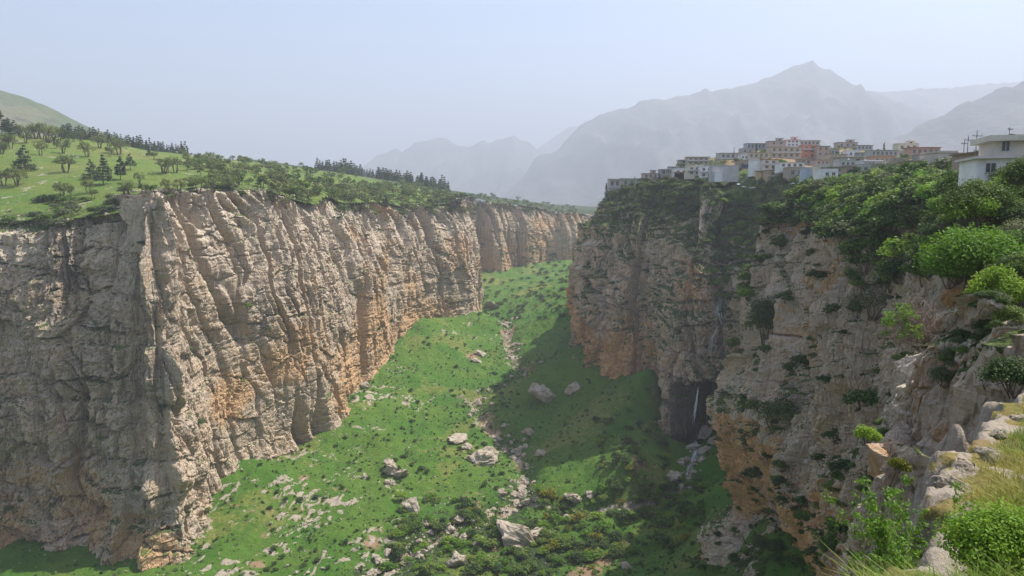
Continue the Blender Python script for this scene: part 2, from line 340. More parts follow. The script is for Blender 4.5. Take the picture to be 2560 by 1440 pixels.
HOUSES = [
    (1553,1607,444,468,304,1,3,GREY,'grey flat-roofed house standing nearest to the tip of the bluff',GREY,'o'),
    (1522,1552,446,470,306,1,2,LGREY,'pale columned verandah house at the left end of the town',GREY,'c'),
    (1608,1646,432,448,316,1,3,PINK,'pinkish low house right of the first grey house',GREY,'to'),
    (1650,1684,423,438,325,1,2,GREY,'small grey house with open carport behind the green bushes',GREY,'c'),
    (1674,1698,416,432,332,1,1,LGREY,'little grey house with posts above the red-roofed kiosk',GREY,'c'),
    (1686,1710,430,440,306,1,0,CREAM,'red-roofed kiosk below the arched white wall',(0.50,0.16,0.11),'o'),
    (1685,1720,421,438,314,1,2,WHITE,'low white house behind the red-roofed kiosk',LGREY,''),
    (1698,1722,398,418,340,2,1,GREY,'stepped grey house at the left of the big beige house',GREY,'o'),
    (1718,1774,390,412,336,2,4,BEIGE,'big beige two-storey house with a wide roof in the upper left row',(0.44,0.37,0.27),'ob'),
    (1719,1753,413,438,304,2,2,CREAM,'cream villa with a white tank in the lower left row',CREAM,'kb'),
    (1750,1782,413,445,300,2,2,WHITE,'white two-storey house with a balcony beside the blank grey wall',LGREY,'bd'),
    (1780,1846,412,444,286,1,0,LGREY,'long blank grey concrete building in the lower left row',GREY,''),
    (1788,1806,431,444,272,1,0,WHITE,'small white cube hut before the blank grey building',WHITE,''),
    (1800,1853,381,398,345,1,4,LGREY,'grey house with white balcony left of the lone cypress',GREY,'bo'),
    (1852,1871,387,398,335,1,2,WHITE,'little white cube house left of the lone cypress',WHITE,''),
    (1866,1922,357,374,372,1,6,BLUEG,'blue grey columned house at the upper left of the hilltop',GREY,'co'),
    (1854,1884,371,384,362,1,2,GREY,'low grey house below the columned hilltop house',GREY,''),
    (1922,1964,350,374,364,2,2,PINK,'brownish tower house on the hilltop beside the columned house',GREY,'to'),
    (1966,1999,348,366,368,2,3,WHITE,'white hilltop house with a red penthouse roof',(0.50,0.12,0.09),'to'),
    (1998,2050,350,364,374,1,5,LGREY,'long pale house along the very top of the hill',GREY,'o'),
    (2005,2041,360,394,348,3,2,SALMON,'bright salmon red house near the hilltop',(0.45,0.2,0.14),'b'),
    (1925,2003,364,396,342,2,5,BEIGE,'wide beige apartment house below the hilltop',(0.40,0.34,0.27),'ob'),
    (2042,2074,362,392,344,2,2,(0.42,0.30,0.24),'brown house with dark upper floor right of the salmon house',(0.2,0.22,0.26),'o'),
    (1881,1906,398,430,226,1,0,WHITE,'tall blank white side wall house left of the dark red trimmed house',LGREY,''),
    (1906,1945,396,424,228,2,2,(0.62,0.56,0.48),'white box house with dark red trim',(0.28,0.07,0.05),'ob'),
    (1892,1918,424,460,192,1,0,YELLOW,'blank mustard yellow house wall above the bluff greenery',(0.22,0.15,0.12),'o'),
    (1918,1967,422,456,194,2,2,(0.42,0.32,0.22),'brown balconied house joined to the mustard yellow wall',(0.22,0.15,0.12),'obg'),
    (1949,2011,405,420,252,1,4,WHITE,'long low white house in the middle of the town',LGREY,'o'),
    (1970,2012,417,444,206,1,2,STONE,'brown stone house left of the blank blue grey wall',(0.3,0.25,0.2),''),
    (2012,2055,416,460,166,1,0,(0.36,0.43,0.50),'tall blank blue grey wall house above the green slope',LGREY,''),
    (2056,2094,423,460,160,2,2,WHITE,'bright white two-storey house above the green slope',WHITE,'d'),
    (2047,2076,413,426,182,1,2,CREAM,'small cream house peeping over the bright white house',LGREY,''),
    (2076,2114,414,448,176,2,1,STONE,'dark fronted house right of the bright white house',GREY,'og'),
    (2094,2144,354,372,388,1,3,PINK,'grey pink house with a tower above the hilltop trees',GREY,'to'),
    (2142,2182,362,376,374,1,4,LGREY,'low dark-roofed house right of the hilltop trees',(0.16,0.15,0.15),'o'),
    (2245,2296,358,378,336,1,3,CREAM,'cream house with a square tower near the right skyline',CREAM,'t'),
    (2276,2350,366,390,262,1,5,(0.42,0.28,0.21),'wide brown house under a rusty red roof on the right',(0.40,0.17,0.12),'o'),
    (2177,2246,374,392,302,1,6,LGREY,'long pale grey row house behind the small cypress',GREY,'o'),
    (2085,2160,390,412,242,1,3,STONE,'stone house with a pale slab roof in the town middle',(0.60,0.58,0.55),'o'),
    (2184,2240,389,412,232,1,4,(0.48,0.31,0.20),'orange brick parapet house in the town middle',(0.46,0.27,0.17),''),
    (2160,2208,402,420,212,1,5,WHITE,'white columned row house below the orange brick house',GREY,'c'),
    (2113,2138,415,440,186,1,1,BROWN,'narrow brown house above the green slope shrubs',GREY,'g'),
    (2136,2176,412,430,192,1,2,GREY,'dark grey house with white corner above the green slope shrubs',(0.6,0.58,0.55),''),
    (2240,2266,396,414,202,1,1,STONE,'small house with a dark blue shutter near the beige balcony house',GREY,'g'),
    (2262,2336,398,436,134,2,3,BEIGE,'weathered beige house with a long balcony at the right',(0.42,0.36,0.28),'bo',-14),
    (2336,2392,377,432,130,1,0,(0.50,0.44,0.37),'tall blank beige block beside the long balcony house',(0.30,0.2,0.15),''),
    (2000,2042,396,412,292,1,3,STONE,'low stone house right of the long white middle house',GREY,'o'),
    (2040,2086,398,414,284,1,4,PINK,'pinkish row house above the blue grey wall',GREY,'o'),
    (2072,2118,384,402,318,1,4,BEIGE,'beige house with flat roof left of the pale slab roof',GREY,'ok'),
    (2118,2150,376,392,340,1,2,WHITE,'white cottage under the hilltop trees',LGREY,''),
    (2148,2184,380,396,330,1,3,GREY,'grey house with dark windows right of the white cottage',GREY,'o'),
    (2044,2098,372,390,350,1,5,BLUEG,'long blue grey house under the brown hilltop house',GREY,'o'),
    (1870,1924,380,398,334,1,4,(0.50,0.42,0.32),'sandy house right behind the lone cypress',GREY,'o'),
    (1846,1882,402,420,300,1,2,BROWN,'dark brown house between the blank grey building and white wall',GREY,'g'),
    (2100,2140,400,418,232,1,3,LGREY,'pale grey house under the pale slab roof',GREY,'k'),
    (2216,2262,378,394,310,1,3,(0.50,0.40,0.34),'rosy house between the row house and cream tower',GREY,'o'),
    (2196,2244,408,424,206,1,4,STONE,'low stone house above the shrubs under the brick house',(0.55,0.52,0.48),'o'),
    (2300,2350,384,402,240,1,3,GREY,'grey house below the rusty red roof',GREY,'o'),
    (2446,2492,374,440,64,2,0,(0.34,0.26,0.20),'brown brick annex left of the white modern house',(0.26,0.19,0.15),'o')]
feet = []
for i, h in enumerate(HOUSES):                      # every house stands on land well behind the rim
    h = list(h); q = (h[0] + h[1]) / 2
    for k_ in range(22):
        p = [at(k, h[3], h[4]) for k in (h[0], q, h[1])]; x = np.array([a_[0] for a_ in p]); y = np.array([a_[1] for a_ in p])
        if inside(polyR, x, y).all() and poly_dist(right_rim, x, y).min() > (20 if 1775 < q < 1930 and h[4] > 190 else 17 if h[4] > 190 else 13 * min(1, h[4] / 110)): break
        if k_ < 21: h[4] += 4
    else: print('HOUSE', h[8], h[4], poly_dist(right_rim, x, y).min(), inside(polyR, x, y))
    HOUSES[i] = h; feet += [tuple(a_ - np.array([0, 0, .25])) for a_ in p[::2]]
feet += [tuple(at(2452, 447, 54)), tuple(at(2590, 447, 54)), tuple(at(2500, 447, 58))]
rowsR = feet + [tuple(at(*p)) for p in [(1450,503,345),(1520,488,322),(1600,474,312),(1700,476,288),(1800,478,268),(1870,474,252),(1950,474,212),(1660,515,284),(1720,535,278),(1800,560,285),(1850,545,275),
    (2450,480,50),(2540,478,46),(2600,478,42),(2250,500,108),(2150,500,120),(2050,500,142),(1980,500,168),(2100,540,104),(2200,560,88),(2300,560,72),(2400,540,58),(2480,560,46),(2300,640,60),(2420,640,44),(2520,620,36)]]
rowsR += [tuple(c) for c in B_ctrl[1:-3]] + [tuple(c) for c in N_ctrl[2:-3]] + [(60,30,-1),(30,10,-2.5),(120,60,4),(150,150,8),(220,260,18),(260,420,20),(120,520,24),(60,480,12),(200,600,20),(90,330,16)]
town_f = RBF(rowsR, lam=2.0)
def plat_h(x, y, detail=True):
    z = plat_f(x, y)
    if detail: z = z + 0.9 * fbm(x * .03, y * .03, 8.0, 4) + 0.15 * fbm(x * .25, y * .25, 2.0, 2)
    return z
def town_h(x, y, detail=True):
    z = town_f(x, y)
    if detail: z = z + 0.7 * fbm(x * .06, y * .06, 5.0, 4) + 0.12 * fbm(x * .4, y * .4, 2.0, 2)
    return z
# ---------------------------------------------------------------- cliffs
def resample(ctrl, spacing):
    """ctrl rows: x, y, ztop; returns densely spaced rows (step grows with distance)"""
    c = np.asarray(ctrl, float); out = []
    # one Chaikin pass keeps corners crisp but not razor sharp
    d = [c[0]]
    for a, b in zip(c[:-1], c[1:]): d += [a * .8 + b * .2, a * .2 + b * .8]
    d.append(c[-1]); c = np.array(d)
    for a, b in zip(c[:-1], c[1:]):
        L = np.hypot(*(b - a)[:2]); st = spacing(0.5 * (a[1] + b[1])); n = max(1, int(round(L / st)))
        for k in range(n): out.append(a + (b - a) * k / n)
    out.append(c[-1]); return np.array(out)
def cliff(name, ctrl, spacing, nt, disp, mat, side, maskf, base=None, lip=9.0, nlip=12, inset=None, label='', tpow=1.0, topf=None, guard=None):
    r = resample(ctrl, spacing); n = len(r)
    xy = r[:, :2]; seg = np.hypot(*np.diff(xy, axis=0).T); s = np.concatenate([[0], np.cumsum(seg)])
    # smoothed outward normals
    k = 16; pad = np.pad(xy, ((k, k), (0, 0)), mode='reflect', reflect_type='odd'); tan = pad[2 * k:] - pad[:-2 * k]
    nn = np.stack([tan[:, 1], -tan[:, 0]], -1) * side; nn /= np.linalg.norm(nn, axis=1)[:, None]
    zb = (floor_h(xy[:, 0], xy[:, 1], False) - 7.0) if base is None else base(xy[:, 0], xy[:, 1])
    t = np.concatenate([np.linspace(0, 1, nt) ** tpow, 1 + np.arange(1, nlip + 1) / nlip])
    T = np.broadcast_to(t[None], (n, len(t))); TT = np.minimum(T, 1)
    S = np.broadcast_to(s[:, None], T.shape)
    z = zb[:, None] + (r[:, 2:3] - zb[:, None]) * TT
    lp = np.clip(T - 1, 0, 1)
    sc_ = np.clip(xy[:, 1:2] / 110.0, 0.3, 1.0)
    back = inset(TT, z, S) * sc_ + lp * lip * sc_
    X = xy[:, 0:1] - nn[:, 0:1] * back; Yy = xy[:, 1:2] - nn[:, 1:2] * back
    zt = topf(X[:, nt:], Yy[:, nt:]); w = sstep(0.0, 0.55, lp[:, nt:])
    z[:, nt:] = z[:, nt:] * (1 - w) + (zt + 0.5) * w - 2.5 * sstep(0.75, 1.0, lp[:, nt:])
    if guard is not None:
        bad = (~inside(guard[0], X, Yy) | (poly_dist(guard[1], X, Yy) < guard[2])) & (lp > .05)
        bad = np.maximum.accumulate(bad, axis=1)
        first = np.where(bad.any(1), np.argmax(bad, 1) - 1, X.shape[1] - 1); ii = np.arange(n)
        X = np.where(bad, X[ii, first][:, None], X); Yy = np.where(bad, Yy[ii, first][:, None], Yy); z = np.where(bad, z[ii, first][:, None] - 2.5, z)
    D, dz = disp(S, z, X, Yy, TT)
    fade = 1 - sstep(0, .7, lp) * .92
    P = np.stack([X + nn[:, 0:1] * D * fade, Yy + nn[:, 1:2] * D * fade, z + dz * fade], -1)
    N = grid_normals(P) * (1 if side > 0 else 1)
    if (N[..., 0] * nn[:, 0:1] + N[..., 1] * nn[:, 1:2]).mean() < 0: N = -N; flip = True
    else: flip = False
    m = maskf(S, P, N, TT, lp)
    f = grid_faces(*T.shape)
    if flip: f = f[:, ::-1]
    o = link(name, mk_mesh(name, P, f, [mat], False, {'mask': ('POINT', m.reshape(-1, 4))}), kind='structure', label=label)
    return xy, nn, P, N

def billow(x, y, z=0.0, p=0.75): return np.abs(perlin(x, y, z)) ** p
def limestone(slant=0.25, big=5.0, cols=3.0, fl=1.4, bed=0.9, block=0.8, rough=1.0, Tbed=8.0, sc=1.0, seed=0.0):
    def disp(S, z, X, Y, T):
        S, z, X, Y = S / sc, z / sc, X / sc, Y / sc
        w = fbm(X * .02, Y * .02, z * .02 + seed, 3)
        u = S + slant * z + 7 * w
        top = sstep(0.35, 0.95, T)
        d = big * (perlin(u / 36.0, z / 190.0, seed + 3) * 1.2)
        d = d + cols * (billow(u / 13.0, z / 110.0, seed + 11) - .35) * (0.16 + 1.05 * top)
        d = d + fl * (billow((u + 2 * w) / 4.1, z / 55.0, seed + 23, 0.8) - .35) * (0.15 + 1.1 * top)
        cg = sstep(-.3, .25, perlin(S / 60.0, z / 45.0, seed + 61) + .35 * top)
        d = d - 1.35 * cols * np.exp(-(perlin(u / 21.0, z / 160.0, seed + 53) / .05) ** 2) * cg - .55 * cols * np.exp(-(perlin((u + 4 * w) / 8.5, z / 60.0, seed + 57) / .06) ** 2) * (.35 + .65 * top)
        d = d + 0.45 * fl * (billow((u) / 1.7, z / 22.0, seed + 27, 0.9) - .3) * (0.3 + 0.7 * top)
        zz = z + 3.0 * w + 0.03 * S
        bm = sstep(-0.35, 0.25, perlin(S / 55.0, z / 28.0, seed + 31)) * (1.45 - 1.0 * top)
        b1 = np.abs(np.sin(math.pi * zz / Tbed)) ** 0.16; b2 = np.abs(np.sin(math.pi * (zz / (Tbed * .37) + .3))) ** 0.2
        d = d + bed * bm * (b1 * 1.2 + b2 * 0.5 - 1.2)
        ledge = np.floor(zz / (Tbed * 1.7)); d = d + bed * 1.5 * (rnd2(ledge, np.floor(u / 40), 5) - .5) * (1.1 - top)
        cv, ce = cells(u / 6.5 + .3 * w, zz / (Tbed * .8), 3)
        d = d + block * (cv - .5) * 1.6 - block * 1.9 * (1 - sstep(0.0, 0.08, ce)) * sstep(-.2, .2, perlin(S / 30.0, z / 30.0, seed + 41))
        cv3, ce3 = cells(u / 15.0 + .4 * w, zz / 11.0, 21)
        d = d + block * (cv3 - .5) * 2.4 * (1.15 - .6 * top) - block * 2.0 * (1 - sstep(0.0, 0.045, ce3))
        cv2, ce2 = cells(u / 2.2 + .3 * w, zz / 2.6, 9)
        d = d + block * (cv2 - .5) * 0.55 - block * 0.6 * (1 - sstep(0.0, 0.10, ce2))
        d = d + rough * (0.55 * fbm(X * .16, Y * .16, z * .16 + seed, 2, 0.5) + 0.42 * fbm(X * .7, Y * .7, z * .5 + seed, 4, 0.6))
        dz = 0.35 * rough * fbm(X * .3 + 9, Y * .3, z * .3 + seed, 3)
        # uneven crest: rounded knobs between the flutes
        dz = dz + 2.6 * cols / 3.0 * (billow(u / 13.0, 0.4, seed + 11) - .3) * top ** 3 + 1.2 * fl / 1.4 * (billow(u / 4.1, .7, seed + 23) - .3) * top ** 3
        return d * sc, dz * sc
    return disp
def mask_left(S, P, N, T, lp):
    m = mask_std(og_left, 0.85, 0.46, 0.22)(S, P, N, T, lp)
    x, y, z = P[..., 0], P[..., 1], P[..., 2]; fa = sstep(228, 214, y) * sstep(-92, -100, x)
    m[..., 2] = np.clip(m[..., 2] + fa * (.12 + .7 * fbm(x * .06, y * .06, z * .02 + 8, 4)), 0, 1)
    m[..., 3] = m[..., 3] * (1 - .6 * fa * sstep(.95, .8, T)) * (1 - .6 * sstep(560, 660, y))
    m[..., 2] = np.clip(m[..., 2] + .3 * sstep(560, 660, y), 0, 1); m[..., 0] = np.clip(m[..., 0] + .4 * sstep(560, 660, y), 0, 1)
    return m
def mask_std(orange_f, veg_amt=1.0, veg_lo=0.30, stain=0.35, sc=1.0, pale_top=0.55, lipveg=1.0):
    def f(S, P, N, T, lp):
        x, y, z = P[..., 0], P[..., 1], P[..., 2]
        og = orange_f(S, P, N, T)
        veg = sstep(veg_lo, veg_lo + 0.4, N[..., 2]) * sstep(-0.45, 0.15, fbm(x * .05 / sc, y * .05 / sc, z * .05 / sc, 4)) * veg_amt
        veg = np.maximum(veg, sstep(0.1, 0.6, lp) * lipveg)
        st = stain * (0.6 + 1.0 * fbm(x * .03 / sc, y * .03 / sc, z * .012 / sc + 4, 3))
        pa = np.clip(pale_top * sstep(0.6, 1.0, T) + 0.7 * sstep(.25, .7, N[..., 2]), 0, 1)
        return np.stack([np.clip(og, 0, 1), np.clip(veg, 0, 1), np.clip(st, 0, 1), pa], -1)
    return f

def og_left(S, P, N, T):
    x, y, z = P[..., 0], P[..., 1], P[..., 2]
    g = 0.55 * sstep(0.62, 0.2, T) + 0.25 * sstep(230, 300, y) + 0.9 * fbm(x * .022, y * .022, z * .03, 4) - 0.27
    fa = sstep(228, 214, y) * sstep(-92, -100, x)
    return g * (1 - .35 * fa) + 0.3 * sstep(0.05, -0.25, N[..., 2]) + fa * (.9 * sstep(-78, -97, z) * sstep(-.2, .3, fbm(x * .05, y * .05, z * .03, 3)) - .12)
_lc = np.array(L_ctrl)[:, :2]; _li = int(np.argmin(np.hypot(*(_lc - at(405, 498, 202.5)[:2]).T))); S_CORNER = np.hypot(*np.diff(_lc[:_li + 1], axis=0).T).sum()
_ll = limestone(0.24, 6.0, 5.6, 2.2, 0.8, 0.62, 0.6, 10.0)
_la = limestone(0.16, 3.5, 3.4, 1.8, 1.9, 1.5, 1.5, 17.0, seed=5.0)
def disp_left(S, z, X, Y, T):
    a, az = _la(S, z, X, Y, T); b, bz = _ll(S, z, X, Y, T)
    k = np.exp(-(((X + 96) / 14.0) ** 2 + ((Y - 204) / 16.0) ** 2))
    k = k * (5.5 * perlin(z / 24.0, 7.7, S / 14.0) + 3.0 * perlin(z / 9.0, 3.3, S / 7.0) + 1.2 * perlin(z / 3.5, 5.3, S / 3.0)); a = a + k; b = b + k
    w = sstep(-128, -96, X + 0.25 * (z + 30))           # the shaded face at the left is smoother and more massive
    w = np.where(Y > 225, 1.0, w)
    for zl, am in ((-40, 1.6), (-56, 2.2), (-74, 1.5), (-90, 1.8)):
        q = z - zl - 2.5 * perlin(X * .05, zl * .1) ; a = a - am * sstep(-.2, .3, perlin(X * .035 + zl, 1.5) + .1) * sstep(-.3, .8, q) + am * .4
    return a * (1 - w) + b * w, az * (1 - w) + bz * w
def inset_left(T, z, S):
    kc = 1 - .8 * np.exp(-((S - S_CORNER) / 16.0) ** 2)                        # no setback round the corner
    return (2.0 * T + 8.0 * sstep(0.55, 1.08, T) ** 1.4) * kc + 2.5 * sstep(0.12, 0.0, T) * -1
left_xy, left_n, LP, LN = cliff('left_cliff_wall', L_ctrl, lambda y: max(0.42, y / 430.0), 215, disp_left, ROCK_L, 1, mask_left,
    inset=inset_left, lip=13, topf=plat_h, guard=([tuple(p[:2]) for p in L_ctrl] + [(260,1400),(-1400,1400),(-1400,150),(-300,150)], np.array(L_ctrl)[:, :2], 7.5), label='tall sunlit limestone cliff wall on the left side of the canyon')

def og_right(S, P, N, T):
    x, y, z = P[..., 0], P[..., 1], P[..., 2]
    return 0.45 * sstep(0.75, 0.15, T) + 1.0 * fbm(x * .03, y * .03, z * .025 + 7, 4) + 0.3 * sstep(0.0, -0.3, N[..., 2]) - 0.05
CAVE = at(1745, 1040, 262)
def disp_bluff(S, z, X, Y, T):
    d, dz = limestone(0.05, 3.5, 3.4, 1.3, 1.7, 1.3, 1.2, 13.0, seed=50.0)(S, z, X, Y, T)
    # cave mouth behind the lower fall
    cx = (X - CAVE[0]); h = z
    c = sstep(8.8, 6.6, np.abs(cx + 0.3 + 0.8 * perlin(z * .2, 0.5))) * sstep(-63.5, -67.0, h + 1.2 * perlin(X * .3, 2.2) + 0.05 * cx ** 2 * 0.6) * ((Y > 230) & (Y < 300))
    d = d * (1 - .7 * c) - 24.0 * c + 2.2 * sstep(9.5, 7.0, np.abs(cx)) * np.exp(-((z + 62.5) / 2.5) ** 2) * ((Y > 230) & (Y < 300))
    # narrow cleft of the upper fall
    gx = X - at(1795, 760, 275)[0]
    d = d - 3.0 * np.exp(-(gx / 2.0) ** 2) * sstep(-64, -50, z) * ((Y > 230) & (Y < 300))
    # stepped terraces near the top of the bluff
    return d, dz
_bc = np.array(B_ctrl)[:, :2]; _gp = at(1808, 650, 279)[:2]; _gi = int(np.argmin(np.hypot(*(_bc - _gp).T)))
S_GULLY = np.hypot(*np.diff(_bc[:_gi + 1], axis=0).T).sum()
def inset_bluff(T, z, S):
    gg = np.exp(-((S - S_GULLY) / 17.0) ** 2); st = 4.0 * gg * sstep(.42, 1.0, T)      # the gully above the upper fall is a steep green ramp
    for tk, w in ((0.62, 2.2), (0.76, 3.5), (0.88, 5.0)): st = st + w * (1 - .7 * gg) * sstep(tk - .015, tk + .02, T + 0.03 * perlin(S / 22.0, tk * 9))
    return 1.0 * T + st * sstep(-.25, .25, perlin(S / 60.0, 3.3) + 0.12) + 4.0 * sstep(0.85, 1.05, T)
def mask_bluff(S, P, N, T, lp):
    m = mask_std(og_right, 1.15, 0.16, 0.18)(S, P, N, T, lp); x, y, z = P[..., 0], P[..., 1], P[..., 2]
    wet_shade = sstep(12, 7, np.abs(x - CAVE[0])) * sstep(-58, -66, z) * sstep(250, 258, y) * sstep(300, 290, y)       # damp black rock round the fall, plus cave shade painted into the stain
    wet_shade = np.maximum(wet_shade, np.exp(-((x - at(1788, 800, 275)[0]) / 2.2) ** 2) * sstep(-30, -36, z) * (y > 240) * (y < 300))
    m[..., 1] = np.maximum(m[..., 1], (sstep(.70, .86, T + .12 * fbm(x * .06, y * .06, z * .05, 3)) * .95 * sstep(.02, .3, N[..., 2] + .15) * sstep(-24, -8, z)))
    m[..., 2] = np.maximum(m[..., 2], wet_shade); m[..., 0] *= 1 - wet_shade; m[..., 1] *= 1 - wet_shade; m[..., 3] *= 1 - wet_shade
    return m
bluff_xy, bluff_n, BP, BN = cliff('bluff_cliff_wall', B_ctrl, lambda y: max(0.42, y / 520.0), 190, disp_bluff, ROCK_R, 1, mask_bluff, inset=inset_bluff, lip=14, topf=town_h,
    label='shaded limestone bluff below the town with waterfall alcove')

def base_near(x, y): return np.minimum(floor_h(x, y, False) - 7, -58.0)
def og_near(S, P, N, T):
    x, y, z = P[..., 0], P[..., 1], P[..., 2]
    return 0.65 * sstep(0.55, 0.33, T) * sstep(.12, .24, T) + 1.0 * fbm(x * .04, y * .04, z * .03 + 17, 4) + 0.4 * sstep(0.0, -0.3, N[..., 2]) - 0.12
def inset_near(T, z, S):
    bulge = -4.0 * np.exp(-((T - 0.42) / 0.16) ** 2) + 5.0 * sstep(0.30, 0.12, T) - 11.0 * sstep(0.20, 0.0, T)   # belly, undercut, foot slope
    k = sstep(0, 30, S) * sstep(170, 90, S)
    return bulge * k + 1.0 * T + 5.0 * sstep(0.72, 1.05, T) * (0.5 + 0.7 * perlin(S / 25.0, 6.6))
near_xy, near_n, NP, NN = cliff('near_cliff_wall', N_ctrl, lambda y: max(0.16, y / 400.0), 190, limestone(-0.12, 5.5, 7.0, 2.4, 1.2, 1.4, 1.2, 9.0, sc=0.75, seed=90.0), ROCK_W, 1, mask_std(og_near, 1.0, 0.28, 0.2, 0.7), base=base_near, inset=inset_near, lip=10, topf=town_h,
    label='steep brown cliff under the shrubs right of the waterfall')

K_ctrl = ctrl([(2400,52,760),(2330,46,780),(2262,40,850),(2225,35.5,925),(2208,33,1010),(2225,31,960),(2262,30.5,890),(2310,30,830),(2345,29,765),(2400,28,780),(2445,27,835),(2490,26,800),(2530,25,765),(2600,23.5,735),(2750,20,745),(2950,17,800)])
Q_ctrl = ctrl([(2330,38,1000),(2230,33,1040),(2165,30,1100),(2128,27.5,1150),(2118,26,1235),(2140,24.6,1265),(2190,24,1180),(2235,23.5,1100),(2275,22.6,1180),(2315,21.5,1225),(2360,20.5,1170),(2420,19,1200),(2520,18,1200),(2700,16,1200)])
def base_crag(x, y): return np.full(x.shape, -34.0)
def og_crag(S, P, N, T):
    x, y, z = P[..., 0], P[..., 1], P[..., 2]
    return 0.75 * fbm(x * .12, y * .12, z * .08 + 27, 4) - 0.05 + 0.3 * sstep(0.0, -0.4, N[..., 2])
def inset_crag(T, z, S): return -1.6 + 1.0 * T + 2.2 * sstep(0.75, 1.04, T)
_lk = limestone(-0.22, 4.0, 5.5, 1.4, 0.6, 0.5, 1.1, 9.0, sc=0.34, seed=130.0)
crag_xy, crag_n, KP, KN = cliff('near_crag_wall', K_ctrl, lambda y: 0.075, 220, _lk, ROCK_N, 1, mask_std(og_crag, 1.0, 0.30, 0.2, 0.3, 0.7), base=base_crag, inset=inset_crag, lip=14, nlip=20, topf=lambda x, y: town_h(x, y) - 1.0,
    label='grey near crags with dark vertical cracks above the grassy slope')
lowcrag_xy, lowcrag_n, QP, QN = cliff('low_crag_wall', Q_ctrl, lambda y: 0.07, 170, limestone(-0.15, 3.0, 4.6, 1.4, 0.6, 0.6, 1.0, 6.0, sc=0.26, seed=170.0), ROCK_N, 1, mask_std(og_crag, 1.1, 0.24, 0.2, 0.3, 0.7), base=base_crag, inset=inset_crag, lip=12, nlip=20, topf=lambda x, y: -9.0 - 0.25 * (y - 20) + 0 * x,
    label='lower grey crags with tufts of plants beside the grassy slope')

# ---------------------------------------------------------------- plateaus
left_rim = np.array(L_ctrl)[:, :2]
polyL = [tuple(p) for p in left_rim] + [(260,1400),(-1400,1400),(-1400,150),(-300,150)]
def plateau(name, X, Y, hf, poly, rim, keep, mat, maskf, label, sink=0.6):
    Z = hf(X, Y); d = poly_dist(rim, X, Y)
    Z = Z - sink * np.exp(-(d / 4.0) ** 2)
    ins = inside(poly, X, Y) & (d > keep(X, Y))
    f = grid_faces(*X.shape); ok = ins.ravel()[f].all(1); f = f[ok]
    V = np.stack([X, Y, Z], -1).reshape(-1, 3); m = maskf(X, Y, Z, d).reshape(-1, 4)
    used = np.unique(f); remap = np.zeros(len(V), int); remap[used] = np.arange(len(used))
    link(name, mk_mesh(name, V[used], remap[f], [mat], True, {'mask': ('POINT', m[used])}), kind='structure', label=label)
ysL = np.concatenate([np.linspace(150, 195, 20)[:-1], 195 * np.exp(np.linspace(0, math.log(1380 / 195.0), 330))])
tL = np.linspace(-1.9, 0.22, 520)
U, V_ = np.meshgrid(tL, ysL, indexing='ij'); XL = U * V_ ; YL = V_ + 0 * U
def maskL(x, y, z, d):
    rk = np.clip(0.62 * np.exp(-((d - 4) / 7.0) ** 2) + 0.35 * fbm(x * .05, y * .05, 1, 3) - 0.05, 0, 1) * sstep(45, 10, d)
    rk = np.maximum(rk, 0.5 * sstep(.25, .5, fbm(x * .12, y * .12, 11, 3)))
    return np.stack([rk, 0.30 * sstep(.15, .6, fbm(x * .02, y * .02, 5, 3)) , 0.25 + 0.35 * fbm(x * .012, y * .012, 3, 3) + 0 * x, 0.45 * sstep(30, 6, d) + 0.3 * sstep(380, 520, y) + 0.5 * sstep(520, 680, y)], -1)
plateau('plateau_meadow', XL, YL, plat_h, polyL, left_rim, lambda x, y: np.where(y > 455, 7.0, 11.5), PLATEAU_M, maskL, 'grassy plateau meadow above the left cliff')
ysR = np.concatenate([np.linspace(12, 40, 50)[:-1], 40 * np.exp(np.linspace(0, math.log(700 / 40.0), 330))])
tR = np.linspace(0.04, 1.7, 400)
U, V_ = np.meshgrid(tR, ysR, indexing='ij'); XR = U * V_; YR = V_ + 0 * U
def maskR(x, y, z, d):
    rk = np.clip(0.5 * np.exp(-((d - 4) / 6.0) ** 2) + 0.6 * fbm(x * .07, y * .07, 1, 3), 0, 1) * sstep(55, 15, d)
    g = np.exp(-(((x - at(1760, 480, 272)[0]) / 22) ** 2 + ((y - 283) / 7.0) ** 2))
    return np.stack([np.maximum(rk, 0.75 * g), np.clip(0.5 * g + 0.8 * sstep(22, 45, d) * (0.65 + 0.5 * fbm(x * .05, y * .05, 4, 3)), 0, 1), 0.3 + 0 * x, 0.35 + 0.4 * fbm(x * .06, y * .06, 6, 3)], -1)
plateau('town_hillside', XR, YR, town_h, polyR, right_rim, lambda x, y: np.where(y > 200, 20.0, 14.0) * np.clip(y / 110.0, 0.3, 1.0) + 1.0 * np.exp(-(((x - _gp[0]) / 24.0) ** 2 + ((y - _gp[1]) / 45.0) ** 2)), TOWN_M, maskR, 'scrubby hillside carrying the town above the bluff', 0.3)

# ---------------------------------------------------------------- foreground slope where the photographer stands
knoll_pts = [tuple(at(*p)) for p in [(2560,1000,22),(2500,1080,18.5),(2450,1130,16.5),(2400,1190,14.5),(2350,1265,13),(2390,1330,11.6),(2300,1400,10.4),(2200,1500,9),(2560,1100,18.5),(2500,1200,14.6),(2560,1250,13),(2560,1400,9.5),(2450,1440,8.6),(2700,1000,21.5),(2800,1200,13)]]
knoll_pts += [(0,0,-1.65),(3,3,-2.4),(6,0,-1.5),(2,6,-3.4),(12,4,-1.6),(20,12,-2.2),(-2,4,-3.0),(26,20,-3.2),(0,-6,-1.5),(-6,0,-4.5),(-8,6,-9)]
edge = np.array([(-9,-10),(-4.2,1.5),(-1.0,5.5)] + [tuple(at(*p)[:2]) for p in [(2230,1560,8.6),(2320,1440,10.3),(2385,1340,11.7),(2335,1275,13.1),(2350,1230,14.2),(2420,1140,16.8),(2480,1075,19.4),(2545,1000,22.6),(2640,940,24)]])
